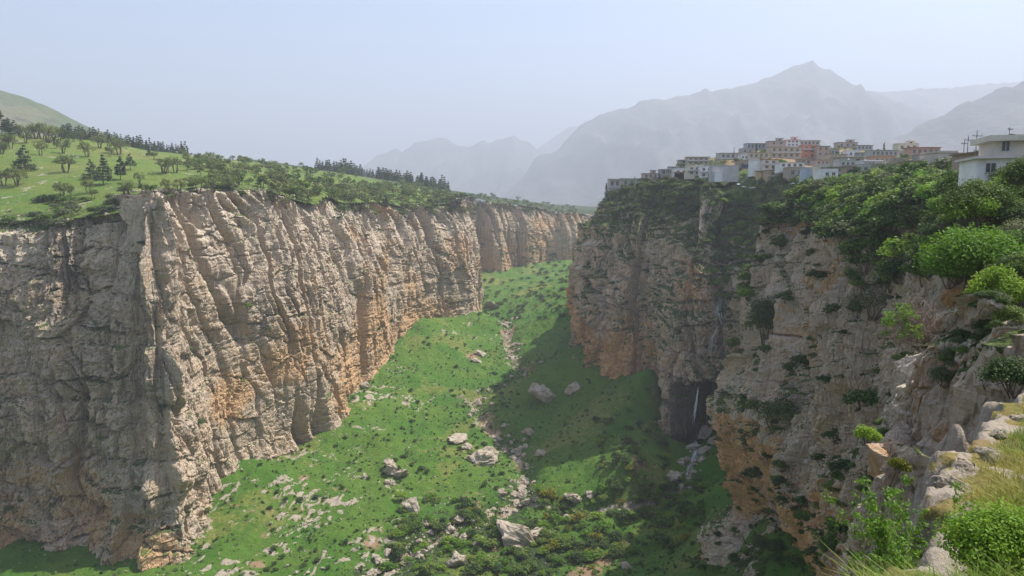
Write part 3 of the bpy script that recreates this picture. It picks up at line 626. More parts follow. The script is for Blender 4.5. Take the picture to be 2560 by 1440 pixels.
knoll_f = RBF(knoll_pts, lam=0.05)
polyK = [tuple(p) for p in edge] + [(40,24),(40,-12),(-9,-12)]
kx = np.linspace(-12, 34, 420); ky = np.linspace(-10, 28, 350)
KX, KY = np.meshgrid(kx, ky, indexing='ij')
kin = inside(polyK, KX, KY); kd = poly_dist(edge, KX, KY) * np.where(kin, 1, -1)
def knoll_h(x, y): return knoll_f(x, y) + 0.18 * fbm(x * .5, y * .5, 3, 4)
KZ = knoll_h(KX, KY); wob = 0.5 * fbm(KX * .6, KY * .6, 9, 3)
wob = wob + .45 * fbm(KX * 1.3, KY * 1.3, 13, 3)
outd = np.clip(-(kd + wob), 0, 20)
KZ = KZ - np.minimum(outd * 2.6, 14) + 0.25 * np.exp(-((kd + wob) / 0.5) ** 2)
krock = np.clip(sstep(0.1, -0.25, kd + wob) * 1.1 + 0.75 * sstep(.9, .1, kd + wob) * sstep(-.12, .18, fbm(KX * .55, KY * .55, 31, 3)), 0, 1); krock = np.maximum(krock, 0.95 * sstep(.28, .45, fbm(KX * .33, KY * .33, 21, 3)) * sstep(3.2, .5, kd))
kmask = np.stack([krock, 0.5 * sstep(0.1, .5, fbm(KX * .3, KY * .3, 2, 3)), 0.75 + 0.5 * fbm(KX * .2, KY * .2, 6, 3), 0 * KX], -1).reshape(-1, 4)
kf = grid_faces(*KX.shape); kk = (kd.ravel() > -6)[kf].all(1); kf = kf[kk]
KNOLL_M = ground_mat('knoll_grass', 6.0, lush=(0.10, 0.15, 0.02), mid=(0.15, 0.17, 0.03), dry=(0.27, 0.21, 0.07))
link('foreground_slope', mk_mesh('foreground_slope', np.stack([KX, KY, KZ], -1), kf, [KNOLL_M], True, {'mask': ('POINT', kmask)}), kind='structure', label='grassy slope with pale rock ledges at the bottom right')

# ---------------------------------------------------------------- far ground and mountains
def far_mat(name, a, b):
    t = NT(name)
    c = t.mix(t.mrange(t.noise(0.004, 8, 0.65), 0.38, 0.62), a, b)
    c = t.mix(t.mrange(t.noise(0.03, 6, 0.7), 0.5, 0.7), c, (0.03, 0.045, 0.02))
    return t.done(c, t.bump(t.noise(0.02, 8, 0.65), 0.8, 20.0), 0.95)
FAR_M = far_mat('mountain_scrub', (0.04, 0.05, 0.04), (0.095, 0.09, 0.08)); HILL_M = far_mat('hill_scrub', (0.075, 0.105, 0.035), (0.15, 0.14, 0.07))
gx = np.linspace(-16000, 16000, 60); gy = np.linspace(-3000, 16000, 60)
GX, GY = np.meshgrid(gx, gy, indexing='ij')
link('valley_ground', mk_mesh('valley_ground', np.stack([GX, GY, -150 + 0 * GX], -1), grid_faces(60, 60), [HILL_M], True), kind='structure', label='hazy valley ground beyond the canyon')
def mountain(name, sil, Y, depth, label, mat=FAR_M, jag=1.0, foot=-150.0, n=260, m=90, seed=0):
    px = np.array([p[0] for p in sil], float); py = np.array([p[1] for p in sil], float)
    q = np.linspace(px[0], px[-1], n); yy = np.interp(q, px, py)
    top = np.array([at(a, b, Y) for a, b in zip(q, yy)])
    v = np.concatenate([np.linspace(-0.5, 0, 22)[:-1], np.linspace(0, 1, m)])
    Vv = np.broadcast_to(v[None], (n, len(v)))
    X = top[:, 0:1] + 0 * Vv; Yy = Y - Vv * depth
    h = top[:, 2:3] - foot
    prof = np.where(Vv >= 0, (1 - Vv) ** 1.35, 1 + 1.6 * Vv)
    r = 1 - np.abs(fbm(X * .0016 + seed, Yy * .0007, seed, 4)) * 1.2
    spur = (r - .6) * h * 0.38 * np.sin(np.clip(np.abs(Vv), 0, 1) * math.pi) ** 0.8
    Z = foot + h * prof + spur + 20 * jag * fbm(X * .008, Yy * .008, seed + 4, 4) * sstep(-.02, .25, np.abs(Vv)) + 16 * jag * fbm(X * .012, 0.3, seed, 4) * np.exp(-(Vv / .06) ** 2)
    f = grid_faces(n, len(v))[:, ::-1]
    link(name, mk_mesh(name, np.stack([X, Yy, Z], -1), f, [mat], True), kind='structure', label=label)
mountain('mountain', [(1180,560),(1300,450),(1345,390),(1400,372),(1450,312),(1490,292),(1530,276),(1590,266),(1596,258),(1640,250),(1700,240),(1750,230),(1764,219),(1776,229),(1850,216),(1900,200),(1940,186),(1985,166),(2005,158),(2030,153),(2052,170),(2075,176),(2100,196),(2130,218),(2180,232),(2300,290),(2500,380),(2800,480)], 5000, 2300, 'hazy blue mountain with a jagged peak behind the town', seed=1)
mountain('mountain_ridge', [(1900,330),(2060,240),(2140,226),(2200,232),(2300,222),(2400,218),(2470,209),(2530,205),(2700,190),(3000,220)], 6000, 2200, 'pale distant ridge right of the jagged peak', seed=5)
mountain('near_mountain', [(2050,420),(2180,370),(2240,340),(2330,300),(2420,255),(2500,222),(2560,196),(2700,140),(2900,120),(3200,180)], 2900, 1400, 'blue grey mountain shoulder rising at the right edge', seed=9)
mountain('distant_peaks', [(860,470),(935,395),(990,370),(1005,380),(1030,362),(1060,350),(1105,344),(1125,352),(1150,368),(1185,362),(1212,352),(1222,358),(1260,346),(1285,339),(1300,350),(1322,354),(1345,375),(1420,420),(1560,480)], 7000, 2600, 'faint twin peaks low over the canyon mouth', seed=13)
mountain('distant_slope', [(1280,420),(1345,372),(1380,345),(1420,320),(1445,314),(1500,300),(1600,290)], 8400, 2200, 'faintest far slope between the peaks', seed=17)
mountain('left_hill', [(-900,120),(-500,165),(-200,205),(0,228),(60,243),(120,268),(180,298),(235,322),(300,345),(420,400),(560,470)], 1400, 700, 'green grey hill behind the plateau pines at the left edge', HILL_M, 0.25, -40, seed=21)
# ---------------------------------------------------------------- looking up places on the built ground
bpy.context.view_layer.update()
DG = bpy.context.evaluated_depsgraph_get()
def cast(px, py):
    """what the line through this pixel meets: place, normal, object name"""
    d = Vector(ray(px, py)).normalized()
    ok, loc, nor, idx, ob, mat = scene.ray_cast(DG, Vector((0, 0, 0)), d, distance=3000)
    return (loc, nor, ob.name) if ok else (None, None, None)
def drop(x, y, ztop=400):
    """ground height under a point"""
    ok, loc, nor, idx, ob, mat = scene.ray_cast(DG, Vector((x, y, ztop)), Vector((0, 0, -1)), distance=1000)
    return (loc, nor) if ok else (None, None)
rng = np.random.RandomState(11); random.seed(5)
_ones = 'zeroth first second third fourth fifth sixth seventh eighth ninth tenth eleventh twelfth thirteenth fourteenth fifteenth sixteenth seventeenth eighteenth nineteenth'.split()
def nth(n):
    if n < 20: return _ones[n]
    return str(n) + ('th' if n % 100 in (11, 12, 13) else {1: 'st', 2: 'nd', 3: 'rd'}.get(n % 10, 'th'))

# ---------------------------------------------------------------- plants
def leaf_mat(name, a, b, tr=0.3, rough=0.65):
    t = NT(name); v, _, _, _ = t.attr('var')
    oi = t.n('ShaderNodeObjectInfo').outputs['Random']
    c = t.mix(v, a, b)
    hs = t.n('ShaderNodeHueSaturation'); t.l(c, hs.inputs['Color'])
    hs.inputs['Fac'].default_value = 1.0
    t.l(t.math('ADD', t.math('MULTIPLY', oi, 0.5), 0.75), hs.inputs['Value'])
    t.l(t.math('ADD', t.math('MULTIPLY', oi, -0.035), 0.515), hs.inputs['Hue'])
    t.b.inputs['Roughness'].default_value = rough
    t.l(hs.outputs[0], t.b.inputs['Base Color'])
    tl = t.n('ShaderNodeBsdfTranslucent'); t.l(hs.outputs[0], tl.inputs['Color'])
    mx = t.n('ShaderNodeMixShader'); mx.inputs[0].default_value = tr
    t.l(t.b.outputs[0], mx.inputs[1]); t.l(tl.outputs[0], mx.inputs[2])
    t.l(mx.outputs[0], t.t.nodes['Material Output'].inputs['Surface'])
    return t.m
LF_OAK = leaf_mat('oak_leaves', (0.095, 0.135, 0.037), (0.20, 0.235, 0.075))
LF_PINE = leaf_mat('pine_needles', (0.036, 0.064, 0.03), (0.09, 0.125, 0.055), 0.15)
LF_DARK = leaf_mat('dark_shrub_leaves', (0.036, 0.075, 0.016), (0.095, 0.155, 0.034))
LF_MID = leaf_mat('shrub_leaves', (0.062, 0.125, 0.02), (0.165, 0.24, 0.042))
LF_LUSH = leaf_mat('lush_leaves', (0.09, 0.20, 0.014), (0.23, 0.37, 0.035), 0.4)
LF_GREY = leaf_mat('grey_shrub_leaves', (0.08, 0.105, 0.045), (0.18, 0.205, 0.10))
LF_YEL = leaf_mat('yellow_shrub_leaves', (0.11, 0.15, 0.012), (0.28, 0.26, 0.02), 0.35)
tb = NT('bark'); BARK = tb.done(tb.mix(tb.noise(6, 5, .7), (0.07, 0.05, 0.035), (0.17, 0.13, 0.095)), tb.bump(tb.noise(9, 5), .6, .05))
tb = NT('twig_bark'); TWIG = tb.done(tb.mix(tb.noise(6, 5, .7), (0.16, 0.11, 0.085), (0.34, 0.26, 0.21)))

def foliage(centers, radii, per, size, rs, up=0.5, squash=0.75, shell=0.45, aspect=1.6):
    n = len(centers); k = n * per
    c = np.repeat(np.asarray(centers, float), per, 0); r = np.repeat(np.asarray(radii, float), per)
    d = rs.normal(size=(k, 3)); d /= np.linalg.norm(d, axis=1)[:, None]
    rad = rs.rand(k) ** shell
    p = c + d * (rad * r)[:, None] * np.array([1, 1, squash])
    nn = d * 0.7 + rs.normal(size=(k, 3)) * 0.6 + np.array([0, 0, up]); nn /= np.linalg.norm(nn, axis=1)[:, None]
    a = np.cross(nn, rs.normal(size=(k, 3))); a /= np.linalg.norm(a, axis=1)[:, None]; b = np.cross(nn, a)
    s = size * (0.6 + 0.8 * rs.rand(k))[:, None]
    v = np.stack([p - a * s * aspect * .5, p - b * s * .45 + a * s * .1, p + a * s * aspect * .5 - nn * s * .15, p + b * s * .45 + a * s * .1], 1)
    var = np.clip(0.35 + 0.55 * np.repeat(rs.rand(n), per) - 0.15 + 0.35 * (rs.rand(k) - .5), 0, 1)
    return v.reshape(-1, 3), np.arange(k * 4).reshape(-1, 4), var
def tubes(paths, sides=5):
    """paths: list of arrays rows x,y,z,r -> one mesh of tapered limbs"""
    V, Fq, o = [], [], 0
    for p in paths:
        p = np.asarray(p, float); n = len(p); tg = np.gradient(p[:, :3], axis=0); tg /= np.linalg.norm(tg, axis=1)[:, None] + 1e-9
        ref = np.array([0.3, 1, 0.1]); a = np.cross(tg, ref); a /= np.linalg.norm(a, axis=1)[:, None] + 1e-9; b = np.cross(tg, a)
        an = np.arange(sides) * 2 * math.pi / sides
        ring = p[:, None, :3] + p[:, None, 3:4] * (np.cos(an)[None, :, None] * a[:, None] + np.sin(an)[None, :, None] * b[:, None])
        V.append(ring.reshape(-1, 3))
        for i in range(n - 1):
            for j in range(sides):
                Fq.append((o + i * sides + j, o + i * sides + (j + 1) % sides, o + (i + 1) * sides + (j + 1) % sides, o + (i + 1) * sides + j))
        o += n * sides
    return np.concatenate(V), np.array(Fq)
def limb(p0, p1, r0, r1, rs, n=5, bend=0.12):
    t = np.linspace(0, 1, n)[:, None]; p0 = np.array(p0, float); p1 = np.array(p1, float)
    L = np.linalg.norm(p1 - p0); off = rs.normal(size=3) * bend * L
    p = p0 + (p1 - p0) * t + off * np.sin(t * math.pi)
    return np.concatenate([p, r0 + (r1 - r0) * t], 1)
def plant(kind, crown, trunk, leafm, barkm=BARK):
    """unit plant data: meshes for crown and trunk"""
    v, f, var = crown
    cm = mk_mesh(kind + '_crown', v, f, [leafm], False, {'var': ('FACE', var)})
    tm = mk_mesh(kind + '_trunk', *tubes(trunk), [barkm], True) if trunk else None
    return cm, tm
def oak(seed, stems=3, w=0.6, lo=0.38, n=26, per=34, leaf=0.042, lm=LF_OAK):
    rs = np.random.RandomState(seed); C, Rr, TR = [], [], []
    for i in range(n):
        a = rs.rand() * 6.283; rr = w * (0.15 + 0.8 * rs.rand() ** 0.7); hh = (1 - lo) * .5; h = lo + hh + hh * math.sqrt(max(0., 1 - (rr / w) ** 2)) * (1.9 * rs.rand() ** .7 - .9)
        C.append((rr * math.cos(a) * .92, rr * math.sin(a) * .92, h * 0.93)); Rr.append(0.11 + 0.09 * rs.rand())
    for s in range(stems):
        a = s * 6.283 / stems + rs.rand(); q = 0.22 * w + 0.1 * rs.rand(); st = (0.05 * math.cos(a), 0.05 * math.sin(a), -0.06); m = (q * math.cos(a), q * math.sin(a), lo + .12)
        TR.append(limb(st, m, 0.034, 0.022, rs))
        for k in range(4):
            c = C[rs.randint(n)]; TR.append(limb(m, c, 0.018, 0.006, rs))
    return plant('oak', foliage(C, Rr, per, leaf, rs), TR, lm)
def pine(seed, w=0.26, lo=0.2, tiers=9, per=26, leaf=0.04, lm=LF_PINE):
    rs = np.random.RandomState(seed); C, Rr, TR = [], [], [limb((0, 0, -.05), (0, 0, .97), .022, .004, rs, 6, .01)]
    for t in range(tiers):
        f = t / (tiers - 1.0); h = lo + (0.98 - lo) * f; rr = w * (1 - f) ** 0.75 + 0.015
        k = max(1, int(7 * (1 - f) + 1.5))
        for j in range(k):
            a = rs.rand() * 6.283; q = rr * (0.55 + 0.5 * rs.rand()); C.append((q * math.cos(a), q * math.sin(a), h - 0.05 * q / w * .5 + .02 * rs.rand())); Rr.append(0.05 + 0.24 * rr)
            if f < .7: TR.append(limb((0, 0, h), C[-1], .008, .003, rs, 3, .05))
    return plant('pine', foliage(C, Rr, per, leaf, rs, 0.3, 0.55, aspect=2.2), TR, lm)
def bush(seed, n=16, per=46, leaf=0.07, lm=LF_MID, h=0.8, w=0.5):
    rs = np.random.RandomState(seed); C, Rr, TR = [], [], []
    for i in range(n):
        a = rs.rand() * 6.283; rr = w * rs.rand() ** .6 * 0.8; z = h * (0.25 + 0.6 * (1 - (rr / w) ** 2) * (0.4 + 0.6 * rs.rand()))
        C.append((rr * math.cos(a), rr * math.sin(a), z)); Rr.append(0.16 + 0.12 * rs.rand())
        if i < 7: TR.append(limb((0.05 * math.cos(a), 0.05 * math.sin(a), -.08), C[-1], .016, .005, rs, 4))
    return plant('shrub', foliage(C, Rr, per, leaf, rs, 0.6), TR, lm)
def cypress(seed):
    rs = np.random.RandomState(seed); C, Rr = [], []
    for i in range(34):
        h = 0.06 + 0.9 * i / 33; r = 0.085 * math.sin(min(1, (1 - h) * 1.3 + .1) * 1.57); a = rs.rand() * 6.283
        C.append((r * .5 * math.cos(a), r * .5 * math.sin(a), h)); Rr.append(max(.02, r))
    return plant('cypress', foliage(C, Rr, 30, 0.03, rs, 0.9, 1.2), [limb((0, 0, -.05), (0, 0, .5), .02, .01, rs)], LF_PINE)
OAKS = [oak(1, 3, .50, .30), oak(2, 4, .58, .34), oak(3, 2, .44, .30), oak(4, 5, .54, .28), oak(5, 1, .40, .34)]
FAROAKS = [oak(11, 2, .52, .2, 18, 22, .07), oak(12, 3, .6, .18, 20, 22, .07), oak(13, 1, .46, .22, 14, 22, .075), oak(14, 3, .64, .12, 20, 24, .075, LF_MID)]
PINES = [pine(21), pine(22, .34, .12), pine(23, .22, .28), pine(24, .30, .32, 8)]
FARPINES = [pine(31, .24, .08, 7, 16, .07), pine(32, .30, .05, 7, 16, .075), pine(33, .19, .1, 7, 14, .065)]
def bset(s, lm, per=46, leaf=.07): return [bush(s, 14, per, leaf, lm, .75, .5), bush(s + 1, 20, per, leaf, lm, .6, .62), bush(s + 2, 17, per, leaf, lm, 1.0, .46)]
B_DARK = bset(40, LF_DARK); B_MID = bset(50, LF_MID); B_LUSH = bset(60, LF_LUSH); B_GREY = bset(70, LF_GREY); B_YEL = bset(80, LF_YEL)
NB = lambda s, lm: [bush(s, 30, 150, .034, lm, .8, .52), bush(s + 1, 40, 130, .034, lm, .65, .62), bush(s + 2, 34, 150, .032, lm, 1.0, .48)]
N_DARK = NB(140, LF_DARK); N_MID = NB(150, LF_MID); N_LUSH = NB(160, LF_LUSH); N_GREY = NB(170, LF_GREY)
CYP = [cypress(90), cypress(91)]

def put(kind, data, loc, size, label, cat, group=None, rz=None, wide=1.0, tilt=0.0):
    """one plant of its own: an Empty at its foot with crown and trunk"""
    e = empty(kind, loc, rng.rand() * 6.283 if rz is None else rz, label=label, category=cat)
    if group: e['group'] = group
    e.scale = (size * wide, size * wide, size); 
    if tilt: e.rotation_euler[0] = tilt
    cm, tm = data
    link('crown', cm, e)
    if tm is not None: link('trunk', tm, e)
    return e
def pxsize(h, loc): return h * (loc.y * CT - loc.z * ST) / FPX

# --- the trees of the near meadow, one by one: pixel of the foot, height in pixels, kind, words
meadow = [(66,358,38,'o'),(103,389,40,'o'),(159,384,42,'o'),(141,371,34,'p'),(218,393,44,'o'),(165,432,47,'O'),(298,387,47,'O'),(62,427,62,'P'),(43,464,50,'O'),(10,465,42,'o'),(227,448,48,'P'),(259,462,72,'p'),(302,450,57,'p'),(326,425,40,'p'),
    (221,483,40,'o'),(349,459,31,'o'),(157,494,42,'o'),(177,493,34,'t'),(234,498,30,'o'),(317,496,46,'o'),(360,489,36,'o'),(412,434,43,'O'),(439,432,41,'o'),(420,481,38,'o'),(450,483,40,'o'),(90,346,40,'o'),(105,347,42,'o'),(122,357,46,'o'),(11,374,46,'o'),(28,372,36,'o'),(6,385,32,'o'),
    (184,355,24,'o'),(202,352,26,'o'),(250,370,34,'O'),(5,338,58,'p'),(22,340,44,'p'),(36,338,36,'P'),(50,340,30,'o'),(75,343,34,'o'),(497,479,44,'O'),(534,479,36,'o'),(568,472,32,'o'),(598,462,43,'O'),(551,435,24,'O'),(603,422,20,'o'),(655,469,40,'o'),(514,407,20,'O'),(487,425,22,'O'),(470,418,18,'o'),
    (709,440,24,'O'),(682,442,20,'o'),(769,459,20,'o'),(712,469,26,'O'),(736,485,28,'O'),(756,492,28,'o'),(833,495,30,'O'),(826,469,20,'o'),(790,482,24,'o'),(640,440,20,'o'),(670,425,16,'o'),(735,428,16,'o'),(860,478,22,'o'),(690,500,30,'o'),(275,392,30,'o'),(135,352,36,'o'),(150,350,34,'o'),(165,352,26,'p'),(385,400,24,'o'),(372,392,22,'p')]
meadow.sort()
cnt = {}
for px, py, h, k in meadow:
    loc, nor, ob = cast(px, py)
    if loc is None or loc.y > 1000: loc, nor, ob = cast(px, py + 8)
    if loc is None: continue
    s = pxsize(h, loc)
    far = loc.y > 420
    if k in 'oOt':
        data = (FAROAKS if far else OAKS)[rng.randint(4)]; base = 'broad-crowned grey green oak' if k == 'O' else 'slim sapling oak' if k == 't' else 'light grey green oak'
        cnt[base] = cnt.get(base, 0) + 1
        put('oak_tree', data, loc, s, f'{base} on the plateau meadow, {nth(cnt[base])} of its kind from the left', 'oak tree', 'oaks on the plateau meadow', wide={'O': 1.15, 'o': .95, 't': .5}[k])
    else:
        data = PINES[1 if k == 'P' else rng.choice([0, 2, 3])]; base = 'broad dark pine' if k == 'P' else 'dark upright pine'
        cnt[base] = cnt.get(base, 0) + 1
        put('pine_tree', data, loc, s, f'{base} on the plateau meadow, {nth(cnt[base])} of its kind from the left', 'pine tree', 'pines on the plateau meadow', wide=1.1 if k == 'P' else 1.0)
# --- shrubs along the ledge and the rim of the left cliff
def scatter_px(n, boxes, minsep, ok=None, tries=30):
    out = []
    for x0, x1, y0, y1, w in boxes:
        for _ in range(int(n * w)):
            for _ in range(tries):
                px = x0 + (x1 - x0) * rng.rand(); py = y0 + (y1 - y0) * rng.rand()
                if any((px - a[0]) ** 2 + ((py - a[1]) * 1.5) ** 2 < minsep ** 2 for a in out[-400:]): continue
                loc, nor, ob = cast(px, py)
                if loc is None or (ok and not ok(px, py, loc, nor, ob)): continue
                out.append((px, py, loc, nor)); break
    return sorted(out, key=lambda q: q[0])
flat = lambda px, py, loc, nor, ob: nor.z > 0.35
for i, (px, py, loc, nor) in enumerate(scatter_px(36, [(0, 330, 500, 572, .6), (300, 800, 470, 505, .4)], 14, flat)):
    put('rim_shrub', (B_GREY if rng.rand() < .5 else B_MID)[rng.randint(3)], loc, pxsize(16 + 22 * rng.rand(), loc), f'grey green shrub on the rim ledge of the left cliff, {nth(i + 1)} from the left', 'shrub', 'shrubs on the left rim', wide=1.25)
# --- scattered oaks further along the plateau
fo = scatter_px(285, [(455, 800, 392, 432, .16), (470, 700, 405, 470, .10), (680, 900, 432, 520, .22), (850, 1120, 462, 545, .42), (1080, 1440, 490, 540, .30)], 8, lambda px, py, loc, nor, ob: nor.z > .3 and loc.y < 1100)
for i, (px, py, loc, nor) in enumerate(fo):
    put('oak_tree', FAROAKS[rng.randint(4)], loc, (3.2 + 2.8 * rng.rand()), f'small dark oak on the far plateau, {nth(i + 1)} from the left', 'oak tree', 'oaks scattered on the far plateau', wide=1.2)
# --- pine plantations along the skyline
def crest(px):
    Yc = np.linspace(330, 760, 160); d = ray(px, 500); X = d[0] / d[1] * Yc
    z = plat_h(X, Yc); i = int(np.argmax(z / Yc)); return X[i], Yc[i], z[i]
pn = []
for x0, x1, n in ((165, 470, 62), (800, 1115, 84)):
    for q in np.linspace(x0, x1, n):
        cx, cy, cz = crest(q + 2 * rng.randn()); f = 1 + 0.08 * rng.rand()
        pn.append((q, cx * f, cy * f))
for i, (q, x, y) in enumerate(pn):
    z = float(plat_h(np.array([x]), np.array([y]))[0])
    far = q > 600
    put('pine_tree', FARPINES[rng.randint(3)], (x, y, z - .3), (7.5 if not far else 10.0) * (0.75 + .5 * rng.rand()), f'dark plantation pine on the plateau skyline, {nth(i + 1)} from the left', 'pine tree', 'plantation pines along the skyline')
# --- shrubs on ledges of the cliffs
def ledge_shrubs(name, P, N, n, kinds, smin, smax, label, group, nz=0.45, pyr=(0, 1440), pxr=(0, 2560), kind='ledge_shrub', tz=0.0, zlim=1e9):
    x, y, z = P[..., 0], P[..., 1], P[..., 2]
    px, py = proj((x, y, z)); g = fbm(x * .06, y * .06, z * .06 + 3, 3)
    ok = (N[..., 2] > nz) & (px > pxr[0]) & (px < pxr[1]) & (py > pyr[0]) & (py < pyr[1]) & (g > -0.15) & (z < zlim)
    idx = np.argwhere(ok); out = []
    if len(idx) == 0: return
    for k in rng.permutation(len(idx))[:n * 25]:
        i, j = idx[k]; p = P[i, j]
        l, nr, ob = cast(px[i, j], py[i, j])
        if l is None or (l - Vector(p)).length > 3.0: continue          # only where it shows
        if any((p[0] - a[0]) ** 2 + (p[1] - a[1]) ** 2 + (p[2] - a[2]) ** 2 < (0.9 * smin) ** 2 for _, a in out): continue
        out.append((px[i, j], p))
        if len(out) >= n: break
    out.sort(key=lambda q: q[0])
    for i, (q, p) in enumerate(out):
        s = smin + (smax - smin) * rng.rand() ** 1.6
        put(kind, kinds[rng.randint(len(kinds))], Vector(p) - Vector((0, 0, .1 * s)), s, f'{label}, {nth(i + 1)} from the left', 'shrub', group, wide=1.3)
ledge_shrubs('l', LP, LN, 90, B_MID + B_GREY + B_DARK, 0.9, 3.0, 'green shrub rooted on the sunny left cliff', 'shrubs on the left cliff', .40, (540, 1340))
ledge_shrubs('b', BP, BN, 100, B_MID + B_DARK + B_LUSH[:1], 1.0, 3.2, 'green shrub on a ledge of the shaded bluff', 'shrubs on the bluff', .32, (480, 1000), kind='bluff_shrub')
ledge_shrubs('n', NP, NN, 75, B_DARK + B_MID, 1.0, 3.6, 'dark green shrub clinging to the brown near cliff', 'shrubs on the near cliff', .30, (560, 1440), (0, 2300), kind='cliff_shrub')
ledge_shrubs('k', KP, KN, 45, N_DARK + N_GREY + N_MID, 0.35, 1.0, 'leafy tuft growing on the grey near crags', 'tufts on the near crags', .35, (740, 1440), kind='crag_tuft')
ledge_shrubs('q', QP, QN, 45, N_DARK + N_GREY + N_MID, 0.3, 0.9, 'leafy tuft growing on the lower near crags', 'tufts on the lower crags', .35, (1000, 1440), kind='crag_tuft')
# --- the overgrown slope below the houses on the right
def slope_ok(px, py, loc, nor, ob): return nor.z > .15 and ob in ('town_hillside', 'near_cliff_wall', 'near_crag_wall')
sl = scatter_px(285, [(2120, 2500, 580, 720, .18), (1900, 2120, 470, 560, .18), (2050, 2380, 440, 600, .42), (2250, 2560, 460, 690, .40)], 17, slope_ok)
for i, (px, py, loc, nor) in enumerate(sl):
    near = loc.y < 75; r = rng.rand()
    kinds, word = ((N_MID if near else B_MID, 'mid green') if r < .42 else (N_DARK if near else B_DARK, 'dark green') if r < .68 else (N_LUSH if near else B_LUSH, 'bright green') if r < .90 else (N_GREY if near else B_GREY, 'greyish'))
    s = max(1.3, pxsize(45 + 50 * rng.rand(), loc))
    put('hillside_shrub', kinds[rng.randint(3)], loc - Vector((0, 0, .12 * s)), min(s, 4.2), f'{word} shrub on the slope below the houses, {nth(i + 1)} from the left', 'shrub', 'shrubs on the slope below the houses', wide=1.15)
# --- shrubs round the town edge and on top of the bluff
tb_ = scatter_px(190, [(1700, 1960, 472, 640, .45), (1490, 1560, 470, 492, .08), (1560, 1800, 452, 478, .30), (1480, 1900, 485, 560, .42), (1880, 2060, 455, 500, .12)], 9, lambda px, py, loc, nor, ob: nor.z > .12)
for i, (px, py, loc, nor) in enumerate(tb_):
    put('bluff_top_shrub', (B_MID + B_DARK + B_GREY)[rng.randint(9)], loc, 1.6 + 2.4 * rng.rand(), f'dusty green shrub on top of the bluff by the town, {nth(i + 1)} from the left', 'shrub', 'shrubs on top of the bluff', wide=1.2)
tt_ = scatter_px(60, [(1640, 1860, 395, 446, .35), (1860, 2120, 380, 450, .35), (2060, 2340, 362, 430, .30)], 9, lambda px, py, loc, nor, ob: ob == 'town_hillside')
for i, (px, py, loc, nor) in enumerate(tt_):
    put('garden_tree', (FAROAKS + B_MID)[rng.randint(7)], loc, 1.8 + 1.8 * rng.rand(), f'small green garden tree between the town houses, {nth(i + 1)} from the left', 'tree', 'garden trees in the town', wide=1.1)
for i, (px, py, h) in enumerate([(1516, 500, 34), (1892, 398, 26), (2212, 386, 19)]):
    loc, nor, ob = cast(px, py)
    if loc is None or loc.y > 600: loc = Vector(at(px, py, 300))
    g_, n_ = drop(loc.x, loc.y + 1.0)
    if g_ is not None: loc = g_
    put('cypress_tree', CYP[i % 2], loc, pxsize(h, loc) + 2, ['slender dark cypress on the tip of the bluff', 'slender dark cypress between the houses above the white box house', 'small dark cypress before the houses at the town centre'][i], 'cypress')
# --- bushes of the canyon floor
def floor_ok(px, py, loc, nor, ob): return ob == 'canyon_ground'
fl = scatter_px(290, [(960, 1500, 1290, 1440, .34), (1330, 1720, 1200, 1400, .34), (1000, 1240, 1250, 1330, .10), (1480, 1680, 1050, 1200, .12), (1600, 1760, 1200, 1330, .10)], 13, floor_ok)
for i, (px, py, loc, nor) in enumerate(fl):
    r = rng.rand(); kinds, word = (B_LUSH, 'bright green') if r < .38 else (B_MID, 'mid green') if r < .72 else (B_DARK, 'dark green') if r < .94 else (B_YEL, 'yellow green')
    put('streamside_bush', kinds[rng.randint(3)], loc, 1.6 + 3.0 * rng.rand() ** 1.3, f'{word} bush in the lush canyon bottom, {nth(i + 1)} from the left', 'bush', 'bushes in the canyon bottom', wide=1.2)
sm = scatter_px(190, [(840, 1260, 830, 1200, .42), (640, 960, 1160, 1430, .14), (1200, 1330, 960, 1250, .14), (1300, 1680, 950, 1120, .14), (1560, 1880, 1200, 1440, .16)], 15, floor_ok)
for i, (px, py, loc, nor) in enumerate(sm):
    put('slope_bush', B_DARK[rng.randint(3)], loc, .9 + 1.3 * rng.rand(), f'small dark bush on the grassy canyon slope, {nth(i + 1)} from the left', 'bush', 'small bushes on the canyon slopes', wide=1.2)
ft = scatter_px(75, [(1830, 1960, 1170, 1440, .55), (1930, 2110, 1260, 1440, .45)], 12, lambda px, py, loc, nor, ob: ob in ('canyon_ground', 'near_cliff_wall'))
for i, (px, py, loc, nor) in enumerate(ft):
    put('foot_bush', (B_DARK + B_MID)[rng.randint(6)], loc, .9 + 2.0 * rng.rand() ** 1.5, f'dark bush at the shaded foot of the near cliff, {nth(i + 1)} from the left', 'bush', 'bushes at the foot of the near cliff', wide=1.25)
uv = scatter_px(120, [(1190, 1420, 650, 800, .8), (1200, 1400, 610, 660, .2)], 8, lambda px, py, loc, nor, ob: ob == 'canyon_ground' or nor.z > .35)
for i, (px, py, loc, nor) in enumerate(uv):
    put('valley_bush', (B_MID + B_DARK)[rng.randint(6)], loc, 1.8 + 2.6 * rng.rand(), f'hazy green bush in the upper valley, {nth(i + 1)} from the left', 'bush', 'bushes in the upper valley', wide=1.3)
gl = scatter_px(75, [(1775, 1890, 500, 770, 1.0)], 9)
for i, (px, py, loc, nor) in enumerate(gl):
    put('gully_bush', (B_LUSH + B_LUSH + B_MID)[rng.randint(9)], loc, 1.8 + 2.6 * rng.rand(), f'leafy bush in the gully above the upper fall, {nth(i + 1)} from the left', 'bush', 'bushes in the waterfall gully', wide=1.2)
